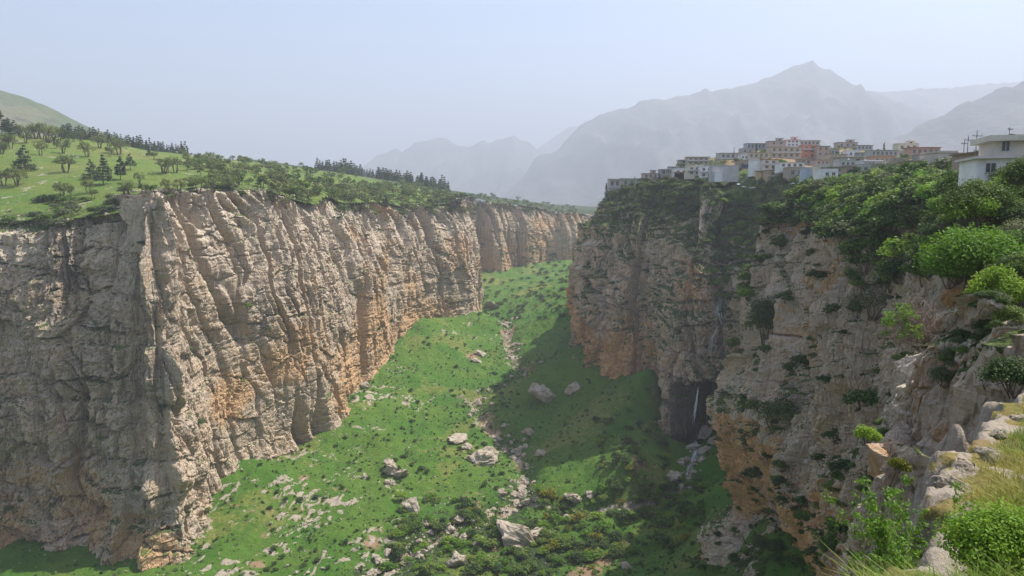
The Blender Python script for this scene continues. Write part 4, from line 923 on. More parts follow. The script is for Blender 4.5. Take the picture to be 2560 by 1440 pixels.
# --- singled-out plants of the near right side
def near_plant(kind, px, py, wpx, leafm, n, per, leaf, h, w, label, cat, seed, Y=None, sink=0.0):
    if Y is None:
        loc, nor, ob = cast(px, py)
    else: loc = Vector(at(px, py, Y))
    wid = pxsize(wpx, loc); loc = loc - Vector((0, 0, sink * wid))
    cm, tm = bush(seed, n, per, leaf / wid, leafm, h, w)
    return put(kind, (cm, tm), loc, wid, label, cat)
near_plant('green_tree', 2435, 715, 250, LF_LUSH, 60, 230, .12, .62, .5, 'big bright green feathery tree on the rim at the right', 'tree', 201, 40)
near_plant('green_tree', 2490, 800, 140, LF_LUSH, 40, 170, .09, 1.05, .5, 'bright green bush below the big feathery tree', 'bush', 202, 33)
near_plant('dark_tree', 2402, 520, 120, LF_MID, 46, 150, .13, .95, .46, 'tall leafy tree between the beige house and the white house', 'tree', 203, 62)
near_plant('dark_bush', 2180, 790, 140, LF_DARK, 36, 110, .11, .6, .55, 'dark glossy bush hanging on the rim left of the dry thicket', 'bush', 204)
near_plant('dark_bush', 1915, 810, 110, LF_DARK, 40, 110, .28, 1.25, .5, 'tall dark shrub clinging to the cliff right of the upper fall', 'shrub', 205, sink=.5)
near_plant('dark_bush', 1960, 1040, 140, LF_DARK, 40, 100, .25, .9, .55, 'dark shrub mass on the near cliff face below the belly ledge', 'shrub', 206, sink=.4)
near_plant('dark_bush', 2530, 985, 130, LF_DARK, 34, 140, .06, .75, .55, 'dark green bush at the right edge above the grassy slope', 'bush', 207, 23.2)
near_plant('near_bush', 2500, 1435, 270, LF_LUSH, 70, 260, .03, .62, .55, 'dark glossy bush at the bottom right corner', 'bush', 208, 8.3)
near_plant('yellow_bush', 2245, 1180, 52, LF_YEL, 24, 100, .05, .7, .55, 'yellow flowering bush among the lower crags', 'bush', 210, 23)
near_plant('green_tuft', 2165, 1105, 60, LF_LUSH, 22, 110, .05, .7, .55, 'bright green tuft on the tip of the lower crag', 'bush', 211, 29)
for i, (px, py, w_, k_) in enumerate([(2462,492,60,0),(2490,500,70,1),(2520,492,66,2),(2550,505,80,0),(2440,505,60,1),(2475,520,70,2),(2535,528,80,1),(2505,535,70,0),(2448,515,120,1),(2468,508,110,0),(2440,490,90,0),(2410,520,120,1),(2425,535,110,2)]):
    near_plant('porch_bush', px, py + 36, w_ * 1.15, [LF_MID, LF_DARK, LF_LUSH][k_], 26, 110, .09, .8, .55, f'leafy bush under the white modern house, {nth(i + 1)} of the row', 'bush', 220 + i, 49 - .4 * i)
# the sprawling sapling at the bottom right: long leafy shoots
def sapling(px, py, Y, height, label, seed):
    rs = np.random.RandomState(seed); TR = []; C = []
    for i in range(44):
        a = rs.rand() * 6.283; r = height * (0.25 + .5 * rs.rand()); tip = np.array([r * math.cos(a), r * math.sin(a), height * (0.3 + .75 * rs.rand())])
        p = limb((0, 0, -.2), tip, .012, .003, rs, 9, .10); TR.append(p)
        for k in range(2, 9):
            for _ in range(3):
                q = p[k, :3] + rs.normal(size=3) * .05; C.append(q)
                if rs.rand() < .5: TR.append(limb(p[k, :3], q + rs.normal(size=3) * .08, .004, .002, rs, 3))
    v, f, var = foliage(np.array(C), np.full(len(C), .11), 15, .036, rs, 0.6, .8, .6, 1.9)
    put('leafy_sapling', (mk_mesh('sapling_crown', v, f, [LF_LUSH], False, {'var': ('FACE', var)}), mk_mesh('sapling_trunk', *tubes(TR, 4), [TWIG], True)), Vector(at(px, py, Y)), 1.0, label, 'sapling')
sapling(2285, 1500, 11.3, 1.75, 'bright green leafy sapling sprawling beside the grassy slope', 301)
# dry tangle of twigs with a few leaves
def thicket(px, py, Y, size, label, seed):
    rs = np.random.RandomState(seed); TR = []; C = []
    for i in range(150):
        a = rs.rand() * 6.283; e = rs.rand() * 1.3; r = size * (.35 + .3 * rs.rand())
        tip = np.array([r * math.cos(a) * math.cos(e), r * math.sin(a) * math.cos(e), r * math.sin(e) * 1.1])
        st = rs.normal(size=3) * size * .1; p = limb(st, tip, .016, .006, rs, 7, .3); TR.append(p)
        for _ in range(2): TR.append(limb(p[4, :3], p[4, :3] + rs.normal(size=3) * size * .16, .009, .004, rs, 4, .25))
        if a > 2.2 and a < 4.4: C.append(tip)
    v, f, var = foliage(np.array(C), np.full(len(C), .22), 26, .07, rs, .5)
    put('dry_thicket', (mk_mesh('thicket_crown', v, f, [LF_LUSH], False, {'var': ('FACE', var)}), mk_mesh('thicket_twigs', *tubes(TR, 4), [TWIG], True)), Vector(at(px, py, Y)), 1.0, label, 'thicket', rz=0.0)
thicket(2285, 835, 36, 2.6, 'dry tangle of bare twigs with a fringe of green leaves', 302)

# ---------------------------------------------------------------- grass of the foreground slope (nobody could count the blades)
def grass():
    rs = np.random.RandomState(77); n = 90000
    x = 2 + 16 * rs.rand(n); y = 5.5 + 17 * rs.rand(n)
    ins = inside(polyK, x, y) & (poly_dist(edge, x, y) > .35 + .5 * rs.rand(n)); ins &= fbm(x * .33, y * .33, 21, 3) < .33 + .1 * rs.rand(n)
    px, py = proj((x, y, knoll_h(x, y))); ins &= (px > 2150) & (px < 2750) & (py < 1600)
    x, y = x[ins], y[ins]; n = len(x); z = knoll_h(x, y)
    tf = fbm(x * .8, y * .8, 3, 3)
    a = rs.rand(n) * 6.283; L = (0.20 + 0.26 * rs.rand(n)) * (1 + .7 * tf); w = 0.006 + .005 * rs.rand(n)
    lean = 0.35 + .7 * rs.rand(n); dx = np.cos(a) * lean - .3; dy = np.sin(a) * lean - .15
    b = np.stack([x, y, z - .02], -1); sx = np.stack([-np.sin(a) * w, np.cos(a) * w, 0 * a], -1)
    m = b + np.stack([dx * L * .35, dy * L * .35, L * .55], -1); t = b + np.stack([dx * L, dy * L, L * .85], -1)
    V = np.stack([b - sx, b + sx, m + sx * .7, m - sx * .7, t, t + 1e-4], 1).reshape(-1, 3)
    o = np.arange(n)[:, None] * 6
    Fq = np.concatenate([o + [0, 1, 2, 3], o + [3, 2, 5, 4]], 0)
    dry = np.clip(.45 + .9 * fbm(x * .25, y * .25, 6, 3) + .3 * (rs.rand(n) - .5), 0, 1)
    return mk_mesh('grass', V, Fq, [leaf_mat('grass_blades', (0.13, 0.23, 0.022), (0.36, 0.33, 0.085), .4)], False, {'var': ('FACE', np.concatenate([dry, dry]))})
link('meadow_grass', grass(), kind='stuff', label='yellow green grass on the foreground slope', category='grass')

# low herbs and tufts over the canyon floor and plateau: one mass each
def tufts(name, X, Y, hf, size, leafm, label, per=9, leaf=.5, seed=5):
    rs = np.random.RandomState(seed); n = len(X); Z = hf(X, Y); s = size * (0.4 + 1.2 * rs.rand(n) ** 2)
    c = np.stack([X, Y, Z + .25 * s], -1)
    v, f, var = foliage(c, s * .5, per, 1.0, rs, .6, .7)
    k = v.reshape(n, per, 4, 3); mid = k.mean(2, keepdims=True); k = mid + (k - mid) * (leaf * s)[:, None, None, None]
    link(name, mk_mesh(name, k.reshape(-1, 3), f, [leafm], False, {'var': ('FACE', var)}), kind='stuff', label=label, category='ground cover')
area = np.gradient(FX, axis=0) * np.gradient(FY, axis=1)
def pickf(w, n):
    w = np.clip(w, 0, None).ravel(); w = w / w.sum(); q = rng.choice(len(w), n, p=w)
    return FX.ravel()[q] + .5 * rng.randn(n), FY.ravel()[q] + .5 * rng.randn(n)
inview = (pxf > -50) & (pxf < 2200) & (pyf < 1500)
cl = sstep(.05, .5, fbm(FX * .07, FY * .07, 81, 4)); q = np.exp(-(dsm / 12) ** 2)
x_, y_ = pickf(area * inview * (FY < 620) * (cl + .8 * q + 1.2 * lush_zone + .12), 6500)
tufts('low_scrub', x_, y_, floor_h, .95, LF_MID, 'low green scrub and tall herbs over the canyon floor')
x_, y_ = pickf(area * inview * (FY < 560) * (sstep(.1, .5, fbm(FX * .09, FY * .09, 85, 4)) + .15 + .5 * bands), 5000)
tufts('dry_scrub', x_, y_, floor_h, .7, LF_GREY, 'greyish low thorn tufts over the canyon slopes', seed=6)
x_, y_ = pickf(area * inview * (FY < 420) * (sstep(.1, .5, fbm(FX * .06, FY * .06, 87, 4)) + .2 + .8 * lush_zone), 4500)
tufts('dark_scrub', x_, y_, floor_h, .8, LF_DARK, 'dark green low tufts over the canyon slopes', seed=7)

# ---------------------------------------------------------------- rocks
import bmesh
BOULDER_M = rock_mat('boulder_stone', (0.33, 0.27, 0.20), (0.215, 0.18, 0.14), (0.40, 0.28, 0.17), (0.09, 0.075, 0.062), (0.42, 0.36, 0.28), k=2.6)
def boulder_mesh(seed, flat=1.0, long=1.0, n=16):
    rs = np.random.RandomState(seed); bm = bmesh.new()
    for _ in range(n):
        d = rs.normal(size=3); d /= np.linalg.norm(d); d *= .5 * (0.85 + .15 * rs.rand()); bm.verts.new((d[0] * long, d[1], d[2] * flat))
    bmesh.ops.convex_hull(bm, input=bm.verts); bmesh.ops.delete(bm, geom=[v for v in bm.verts if not v.link_faces], context='VERTS')
    bmesh.ops.bevel(bm, geom=list(bm.edges), offset=.03, segments=1, affect='EDGES')
    bmesh.ops.triangulate(bm, faces=bm.faces); bmesh.ops.subdivide_edges(bm, edges=bm.edges, cuts=1, use_grid_fill=True); bmesh.ops.triangulate(bm, faces=bm.faces); bmesh.ops.subdivide_edges(bm, edges=[e for e in bm.edges if e.calc_length() > .07], cuts=1, use_grid_fill=True); bmesh.ops.triangulate(bm, faces=bm.faces)
    v = np.array([q.co[:] for q in bm.verts]); k = 0.10 * fbm(v[:, 0] * 4 + seed, v[:, 1] * 4, v[:, 2] * 4, 2) + 0.05 * fbm(v[:, 0] * 13 + seed, v[:, 1] * 13, v[:, 2] * 13, 2)
    for q, a in zip(bm.verts, k): q.co += q.co.normalized() * a
    me = bpy.data.meshes.new('boulder'); bm.to_mesh(me); bm.free(); me.materials.append(BOULDER_M); return me
BOULD = [boulder_mesh(400 + i, .55 + .12 * (i % 4), 1.0 + .25 * (i % 3)) for i in range(9)]
SLABS = [boulder_mesh(440 + i, .8, 1.5, 12) for i in range(3)]
def rock(me, loc, size, label, group=None, rot=None, sc=(1, 1, 1), kind='boulder', cat='boulder'):
    o = link(kind, me, None, label=label, category=cat)
    if group: o['group'] = group
    o.location = loc; o.scale = (size * sc[0], size * sc[1], size * sc[2]); o.rotation_euler = rot or (rng.randn() * .25, rng.randn() * .25, rng.rand() * 6.283)
    return o
for i, (px, py, w, lab, slab, rot) in enumerate([
    (1300, 1358, 112, 'giant tilted dark slab boulder in the lush canyon bottom', 1, (0.5, 0.75, -.5)), (1340, 1330, 70, 'rough boulder leaning behind the giant tilted slab', 0, None),
    (1022, 1268, 62, 'big pale boulder on the green slope beside the faint path', 0, None), (982, 1180, 46, 'upper block of the split boulder stack on the green slope', 1, (.2, .9, 1.0)), (975, 1165, 40, 'topmost block of the split boulder stack', 1, (.3, .5, .3)), (1005, 1192, 42, 'right block of the split boulder stack', 1, (.5, .8, 2.0)), (978, 1212, 38, 'low block below the split boulder stack', 0, None),
    (1206, 1150, 74, 'large rounded grey boulder beside the gully head', 0, None), (1145, 1100, 58, 'dark square boulder on the left bank of the gully', 0, None), (1165, 1120, 36, 'pale block under the dark square boulder', 0, None),
    (1360, 992, 84, 'long low reddish boulder on the shaded slope', 1, (0, .1, .3)), (1430, 975, 46, 'smaller boulder right of the long reddish boulder', 0, None), (1322, 1082, 34, 'steep block in shade above the gully', 0, None), (1352, 1135, 40, 'dark block on the right bank of the gully', 0, None),
    (1218, 1292, 42, 'square dark boulder standing in the pale gravel', 0, None), (1140, 1305, 40, 'flat pale boulder on the stream bank', 0, None), (1128, 1326, 30, 'pale boulder below the flat bank boulder', 0, None), (1188, 1300, 24, 'small white boulder beside the muddy pool', 0, None), (1160, 1345, 34, 'low wide boulder left of the giant slab', 0, None), (1190, 1352, 36, 'pinkish flat boulder left of the giant slab', 0, None),
    (1150, 1405, 62, 'knobbly pale outcrop boulder at the bottom of the picture', 0, None), (1305, 1230, 34, 'round boulder plugging the gully stream', 0, None), (910, 1195, 24, 'thin upright rock on the left slope', 1, (.2, 1.2, 0)), (1565, 1420, 30, 'dark rock by the bare soil terraces', 0, None),
    (915, 968, 40, 'dark outcrop boulder on the upper left slope', 0, None), (1690, 1195, 44, 'grey boulder in the alcove stream', 0, None), (1435, 1245, 46, 'broad boulder under the green mound', 0, None), (1475, 1238, 34, 'second boulder right of the broad one under the mound', 0, None), (1735, 1120, 40, 'pale boulder at the foot of the lower fall', 0, None), (1765, 1085, 46, 'stacked pale boulder right of the lower fall', 0, None), (1785, 1105, 36, 'pale boulder at the right end of the fall pool', 0, None), (1705, 1155, 36, 'flat boulder left of the fall stream', 0, None), (1760, 1130, 34, 'round boulder below the stacked pale boulder', 0, None), (1200, 885, 32, 'dark long rock on the upper slope near the stream', 1, (0, 0, .4)), (1190, 905, 28, 'second dark rock on the upper slope near the stream', 1, (0, .1, .2)), (1230, 770, 40, 'dark leaning rock above the pale stream bed', 1, (.2, .6, .8))]):
    loc, nor, ob = cast(px, py)
    if loc is None: continue
    s = pxsize(w, loc)
    rock((SLABS if slab else BOULD)[i % (3 if slab else 9)], loc + Vector((0, 0, .04 * s)), s, lab, rot=rot)
st_ = []
for _ in range(1500):
    k = rng.randint(len(stream) - 1); f = rng.rand(); c = stream[k] * (1 - f) + stream[k + 1] * f
    r = 3.0 * rng.randn(2); st_.append((c[0] + r[0], c[1] + r[1]))
for _ in range(160):
    k = rng.randint(len(brook) - 1); f = rng.rand(); c = brook[k] * (1 - f) + brook[k + 1] * f
    r = 1.6 * rng.randn(2); st_.append((c[0] + r[0], c[1] + r[1]))
st_ = [p for p in st_ if 0 < proj((p[0], p[1], ground_z(*p)))[1] < 1450]
sz = [(0.5 + 2.8 * rng.rand() ** 3.0) * (1.0 if p[1] < 420 else 1.5) for p in st_]
order = sorted(range(len(st_)), key=lambda i: -sz[i])
big = sorted(order[:230], key=lambda i: st_[i][1]); small = order[230:]
for n_, i in enumerate(big):
    x, y = st_[i]; rock(BOULD[n_ % 9], (x, y, ground_z(x, y) + .05 * sz[i]), sz[i], f'pale angular boulder in the stream bed, {nth(n_ + 1)} counting away from the viewer', 'boulders in the stream bed')
# loose stones too many and too small to count: one mass each
def stones(name, pts, sizes, label, hf):
    me0 = boulder_mesh(499, .7, 1.2, 9); nv = len(me0.vertices)
    bm = bmesh.new(); rs = np.random.RandomState(3)
    for _ in range(9):
        d = rs.normal(size=3); d /= np.linalg.norm(d); bm.verts.new(d * .5)
    bmesh.ops.convex_hull(bm, input=bm.verts); bmesh.ops.delete(bm, geom=[v for v in bm.verts if not v.link_faces], context='VERTS'); bmesh.ops.triangulate(bm, faces=bm.faces)
    bm.verts.index_update(); v = np.array([q.co[:] for q in bm.verts]); f = np.array([[q.index for q in t.verts] for t in bm.faces]); bm.free()
    n = len(pts); a = rs.rand(n) * 6.283; b = rs.randn(n) * .5; ca, sa, cb, sb = np.cos(a), np.sin(a), np.cos(b), np.sin(b)
    s = np.asarray(sizes)[:, None]; vv = v[None] * (s[:, None] * (0.6 + .8 * rs.rand(n, 1, 3)))
    x = vv[..., 0] * cb[:, None] - vv[..., 2] * sb[:, None]; z = vv[..., 0] * sb[:, None] + vv[..., 2] * cb[:, None]; y = vv[..., 1]
    X = x * ca[:, None] - y * sa[:, None]; Y = x * sa[:, None] + y * ca[:, None]
    P = np.asarray(pts, float); Z = hf(P[:, 0], P[:, 1])
    V = np.stack([X + P[:, 0:1], Y + P[:, 1:2], z + Z[:, None] + .1 * s], -1)
    link(name, mk_mesh(name, V.reshape(-1, 3), (np.arange(n)[:, None, None] * len(v) + f[None]).reshape(-1, 3), [BOULDER_M]), kind='stuff', label=label, category='stones')
stones('stream_gravel', [st_[i] for i in small], [min(sz[i], .9) for i in small], 'loose pale gravel along the stream bed', floor_h)
wts = (np.clip(rockm, 0, 1) ** 1.5 + 0.010 * (FX < 20) * (FY > 160) + 0.02 * zone) * np.gradient(FX, axis=0) * np.gradient(FY, axis=1) * (FY < 560); wts = np.clip(wts, 0, None).ravel(); wts /= wts.sum()
pick = rng.choice(len(wts), 5200, p=wts); pts = np.stack([FX.ravel()[pick] + .4 * rng.randn(5200), FY.ravel()[pick] + .4 * rng.randn(5200)], -1)
ss = 0.22 + 0.75 * rng.rand(5200) ** 3
keep_ = np.argsort(-ss * 250 / pts[:, 1])
pp = pts[keep_[:200]]; sp = ss[keep_[:200]]
oo = np.argsort(pp[:, 1])
for n_, i in enumerate(oo):
    x, y = pp[i]; s = sp[i] * 1.5
    rock(BOULD[(n_ * 5) % 9], (x, y, ground_z(x, y) + .2 * s), s, f'pale rock on the grassy slope, {nth(n_ + 1)} counting away from the viewer', 'rocks on the canyon slopes', kind='slope_rock', cat='rock')
stones('slope_stones', pts[keep_[200:]], ss[keep_[200:]], 'loose pale stones strewn over the green slopes', floor_h)
# rocks along the plateau rim and the lip of the foreground slope
rr = scatter_px(34, [(0, 320, 505, 575, .6), (300, 760, 478, 500, .4)], 10, flat)
for i, (px, py, loc, nor) in enumerate(rr):
    rock(BOULD[i % 9], loc, 1.0 + 2.2 * rng.rand() ** 2, f'weathered grey rock on the left rim, {nth(i + 1)} from the left', 'rocks on the left rim', kind='rim_rock', cat='rock')
for i, (px, py, w, lab) in enumerate([(2470, 1135, 90, 'upper pale rock slab on the lip of the grassy slope'), (2410, 1165, 60, 'middle pale rock on the lip of the grassy slope'), (2385, 1210, 105, 'big pale block jutting from the grassy slope'), (2420, 1275, 85, 'pale rock under the dry grass overhang'), (2440, 1345, 110, 'bare pale rock patch above the corner bush'), (2530, 1040, 80, 'topmost pale rock on the lip of the grassy slope'), (2495, 1085, 60, 'small pale rock near the top of the slope lip')]):
    loc, nor, ob = cast(px, py)
    if loc is None or loc.y > 40: continue
    s = pxsize(w, loc); rock(BOULD[(i * 2) % 9], loc - Vector((0, 0, .10 * s)), s, lab, kind='ledge_rock', cat='rock', rot=(0.2, -.3, .6 + i))
# ---------------------------------------------------------------- the town
U = 1.0 / 1.8                                  # one metre in the units built in so far (the whole place is scaled to metres at the end)
_pl = {}
def plaster(c, rough=0.85):
    key = tuple(round(q, 3) for q in c)
    if key not in _pl:
        t = NT('plaster_%d' % len(_pl)); st = t.noise(1.0, 5, .65, t.coord(1.5, 1.5, .18)); n2 = t.noise(.6, 6, .65)
        k = t.mix(t.mrange(n2, .3, .7), tuple(q * .82 for q in c), c)
        k = t.mix(t.math('MULTIPLY', t.mrange(st, .52, .75), .45), k, tuple(q * .5 for q in c))
        _pl[key] = t.done(k, t.bump(t.noise(8, 4), .3, .03), rough)
    return _pl[key]
tg = NT('window_glass'); tg.b.inputs['Specular IOR Level'].default_value = .6; GLASS = tg.done((0.035, 0.045, 0.055), None, 0.12)
tg = NT('dark_opening'); OPEN_M = tg.done((0.03, 0.028, 0.027), None, .9)
WFRAME = plaster((0.72, 0.72, 0.70), .5); CONC = plaster((0.36, 0.34, 0.32)); TANKW = plaster((0.75, 0.76, 0.78), .4); TANKB = plaster((0.05, 0.04, 0.04), .5); STEEL = plaster((0.22, 0.22, 0.23), .5); WOOD = plaster((0.20, 0.11, 0.06))
def boxes(bl):
    V, Fq = [], []
    for x0, x1, y0, y1, z0, z1 in bl:
        o = len(V); V += [(x, y, z) for x in (x0, x1) for y in (y0, y1) for z in (z0, z1)]
        Fq += [(o, o + 1, o + 3, o + 2), (o + 4, o + 6, o + 7, o + 5), (o, o + 4, o + 5, o + 1), (o + 2, o + 3, o + 7, o + 6), (o, o + 2, o + 6, o + 4), (o + 1, o + 5, o + 7, o + 3)]
    return np.array(V, float), np.array(Fq)
def part(name, bl, mat, parent):
    v, f = boxes(bl); return link(name, mk_mesh(name, v, f, [mat]), parent)
def wall_with_holes(w, d, z0, z1, holes):
    """front wall built round real window and door openings (recessed), plus sides and back"""
    t = .25 * U; xs = sorted({-w / 2, w / 2, *[h[0] for h in holes], *[h[1] for h in holes]}); zs = sorted({z0, z1, *[h[2] for h in holes], *[h[3] for h in holes]})
    bl = []
    for i in range(len(xs) - 1):
        z = 0
        for j in range(len(zs) - 1):
            cx = (xs[i] + xs[i + 1]) / 2; cz = (zs[j] + zs[j + 1]) / 2
            if not any(h[0] < cx < h[1] and h[2] < cz < h[3] for h in holes): bl.append((xs[i], xs[i + 1], 0, t, zs[j], zs[j + 1]))
    bl += [(-w / 2, w / 2, t * 1.6, d, z0, z1)]
    return bl
def window(root, x0, x1, z0, z1, mull=2, side=False):
    fw = .07 * U; y = .06 * U
    fr = [(x0, x1, y, y + .08 * U, z1 - fw, z1), (x0, x1, y, y + .08 * U, z0, z0 + fw), (x0, x0 + fw, y, y + .08 * U, z0 + fw, z1 - fw), (x1 - fw, x1, y, y + .08 * U, z0 + fw, z1 - fw)]
    for k in range(1, mull):
        xm = x0 + (x1 - x0) * k / mull; fr.append((xm - fw / 2, xm + fw / 2, y + .004, y + .07 * U, z0 + fw, z1 - fw))
    wdw = part('window', fr, WFRAME, root); part('pane', [(x0 + fw * .5, x1 - fw * .5, y + .09 * U, y + .11 * U, z0 + fw * .5, z1 - fw * .5)], GLASS, wdw)
    part('sill', [(x0 - .08 * U, x1 + .08 * U, -.12 * U, y - .004, z0 - .1 * U, z0 - .004)], CONC, wdw)
def house(px0, px1, pt, pb, Y, fl, nw, wc, label, rc=(0.36, 0.34, 0.32), f='', r=0.0, deep=9.0, cat='house', kind='house', wcol=None):
    """pixel box of the front wall, distance, storeys, windows per storey, wall colour; f: features"""
    pt = pt + .12 * (pb - pt) if Y > 70 else pt; wc = tuple(min(.8, q * 1.18) for q in wc)
    A = at(px0, pb, Y); B = at(px1, pb, Y); T = at((px0 + px1) / 2, pt, Y)
    w = B[0] - A[0]; z1 = T[2] - A[2]; cx = (A[0] + B[0]) / 2
    g = min(float(town_h(np.array([q]), np.array([Y]))[0]) for q in (A[0], cx, B[0])) - A[2]
    zb = max(-1.6 if Y > 60 else -2.2, min(-.6, g - .8))
    e = empty(kind, (cx, Y, A[2]), R(r), label=label, category=cat, group='houses of the town on the bluff')
    M = plaster(wc); d = deep * U; sh = z1 / fl; holes = []; wins = []
    door = 'd' in f
    for s in range(fl):
        n = nw
        if n == 0: continue
        step = w / (n + .35); ww = min(step * .55, 2.2 * U); zb0 = s * sh
        for k in range(n):
            xc = -w / 2 + step * (k + .675); a = zb0 + sh * .30; b = zb0 + sh * .80
            if door and s == 0 and k == n // 2: holes.append((xc - ww * .4, xc + ww * .4, 0.0, sh * .74)); wins.append(('d', xc - ww * .4, xc + ww * .4, 0.0, sh * .74))
            else: holes.append((xc - ww / 2, xc + ww / 2, a, b)); wins.append(('w', xc - ww / 2, xc + ww / 2, a, b))
    part('wall', wall_with_holes(w, d, zb, z1, holes), M, e)
    for t_, a, b, c, h in wins:
        if t_ == 'w': window(e, a, b, c, h, 3 if (b - a) > 1.6 * U else 2)
        else:
            dr = part('door', [(a, b, .10 * U, .14 * U, c, h)], WOOD, e); part('handle', [(b - .16 * U, b - .10 * U, .05 * U, .095 * U, c + 1.0 * U, c + 1.15 * U)], STEEL, dr)
    Rm = plaster(rc); ov = .55 * U
    if 'o' in f: part('roof', [(-w / 2 - ov, w / 2 + ov, -ov * 1.6, d + ov * .5, z1 + .003, z1 + .32 * U)], Rm, e)
    else:
        part('roof', [(-w / 2 - .12 * U, w / 2 + .12 * U, -.15 * U, d + .12 * U, z1 + .003, z1 + .2 * U)], Rm, e)
        p = .14 * U
        part('parapet', [(-w / 2, w / 2, 0, p, z1 + .21 * U, z1 + .85 * U), (-w / 2, -w / 2 + p, p + .003, d, z1 + .21 * U, z1 + .85 * U), (w / 2 - p, w / 2, p + .003, d, z1 + .21 * U, z1 + .85 * U)], plaster(wcol or tuple(q * .9 for q in wc)), e)
    if 't' in f:
        tw = part('stair_tower', [(w * .05, w * .40, d * .3, d * .8, z1 + .205 * U, z1 + 2.7 * U)], M, e); part('tower_roof', [(w * .05 - ov, w * .40 + ov, d * .3 - ov, d * .8 + ov, z1 + 2.703 * U, z1 + 2.95 * U)], Rm, tw); part('tower_window', [(w * .14, w * .26, d * .3 - .03, d * .3 - .004, z1 + .9 * U, z1 + 2.0 * U)], OPEN_M, tw)
    if 'b' in f:
        zf = sh * (fl - 1) if fl > 1 else 0.0
        bl = part('balcony', [(-w / 2, w / 2, -1.5 * U, -.003, zf - .2 * U, zf)], CONC, e)
        part('railing', [(-w / 2, w / 2, -1.5 * U, -1.42 * U, zf + .004, zf + .75 * U), (-w / 2, -w / 2 + .08 * U, -1.417 * U, -.005, zf + .004, zf + .75 * U), (w / 2 - .08 * U, w / 2, -1.417 * U, -.005, zf + .004, zf + .75 * U)], plaster((0.62, 0.60, 0.57)), bl)
    if 'c' in f:
        n = max(3, int(w / (2.6 * U)))
        sl = part('verandah_roof', [(-w / 2 - .3 * U, w / 2 + .3 * U, -2.6 * U, -.2 * U, z1 - .05 * U, z1 + .19 * U)], Rm, e)
        for k in range(n):
            x = -w / 2 + .2 * U + (w - .4 * U) * k / (n - 1); part('column', [(x - .13 * U, x + .13 * U, -2.4 * U, -2.14 * U, zb, z1 - .053 * U)], plaster((0.66, 0.65, 0.62)), e)
        part('terrace', [(-w / 2 - .3 * U, w / 2 + .3 * U, -2.6 * U, -.004, zb, .12 * U)], CONC, e)
    if 'g' in f:   # big dark garage or shop opening
        part('shutter', [(-w * .30, w * .18, -.05 * U, -.004, 0.05, min(sh * .8, 2.6 * U))], plaster((0.05, 0.07, 0.11)), e)
    if 'k' in f:
        k_ = link('water_tank', mk_mesh('water_tank', *tubes([[(0, 0, 0, .62 * U), (0, 0, .1 * U, .66 * U), (0, 0, 1.0 * U, .66 * U), (0, 0, 1.2 * U, .45 * U), (0, 0, 1.24 * U, .02)]], 12), [TANKW]), None, label='white water tank on the roof of the ' + label.split(' with ')[0].split(' at ')[0].split(' above')[0].split(' below')[0].split(' on ')[0], category='water tank', group='roof tanks of the town')
        k_.location = (cx + w * .22, Y + d * .45, A[2] + z1 + .21 * U)
    return e
for a in HOUSES:
    house(*a)
# the white modern house at the right edge
e = house(2452,2600,396,446,54,1,3,(0.72,0.70,0.66),'white modern two-storey house at the right edge',(0.62,0.58,0.53),'o',-16,8)
for ch in e.children:
    if ch.name.startswith('roof'): ch.name = 'lower_roof'
A = at(2452, 446, 54); B = at(2600, 446, 54); w = B[0] - A[0]; z1 = at(2500, 396, 54)[2] - A[2]; x0 = -w / 2 + w * .26
uz0 = z1 + .33 * U; uz1 = at(2500, 352, 54)[2] - A[2]
part('upper_wall', [(x0, w / 2, .6 * U, 7 * U, uz0, uz1)], plaster((0.66, 0.60, 0.52)), e)
part('upper_roof', [(x0 - 1.0 * U, w / 2 + .6 * U, -.6 * U, 7.4 * U, uz1 + .003, uz1 + .75 * U)], plaster((0.66, 0.60, 0.52)), e)
uw = part('upper_window', [(x0 + w * .10, x0 + w * .22, .52 * U, .59 * U, uz0 + .6 * U, uz0 + 2.0 * U)], WFRAME, e)
for k in range(2): part('pane', [(x0 + w * (.105 + .06 * k), x0 + w * (.155 + .06 * k), .50 * U, .515 * U, uz0 + .68 * U, uz0 + 1.92 * U)], GLASS, uw)
def tank(name, px, py, Y, rad, h, mat, label):
    o = link(name, mk_mesh(name, *tubes([[(0, 0, 0, rad), (0, 0, h * .1, rad * 1.05), (0, 0, h * .8, rad * 1.05), (0, 0, h * .95, rad * .75), (0, 0, h, .01)]], 14), [mat], True), None, label=label, category='water tank'); o.location = at(px, py, Y)
tank('water_tank', 2530, 344, 56, .20, .30, TANKB, 'dark round tank on top of the white modern house')
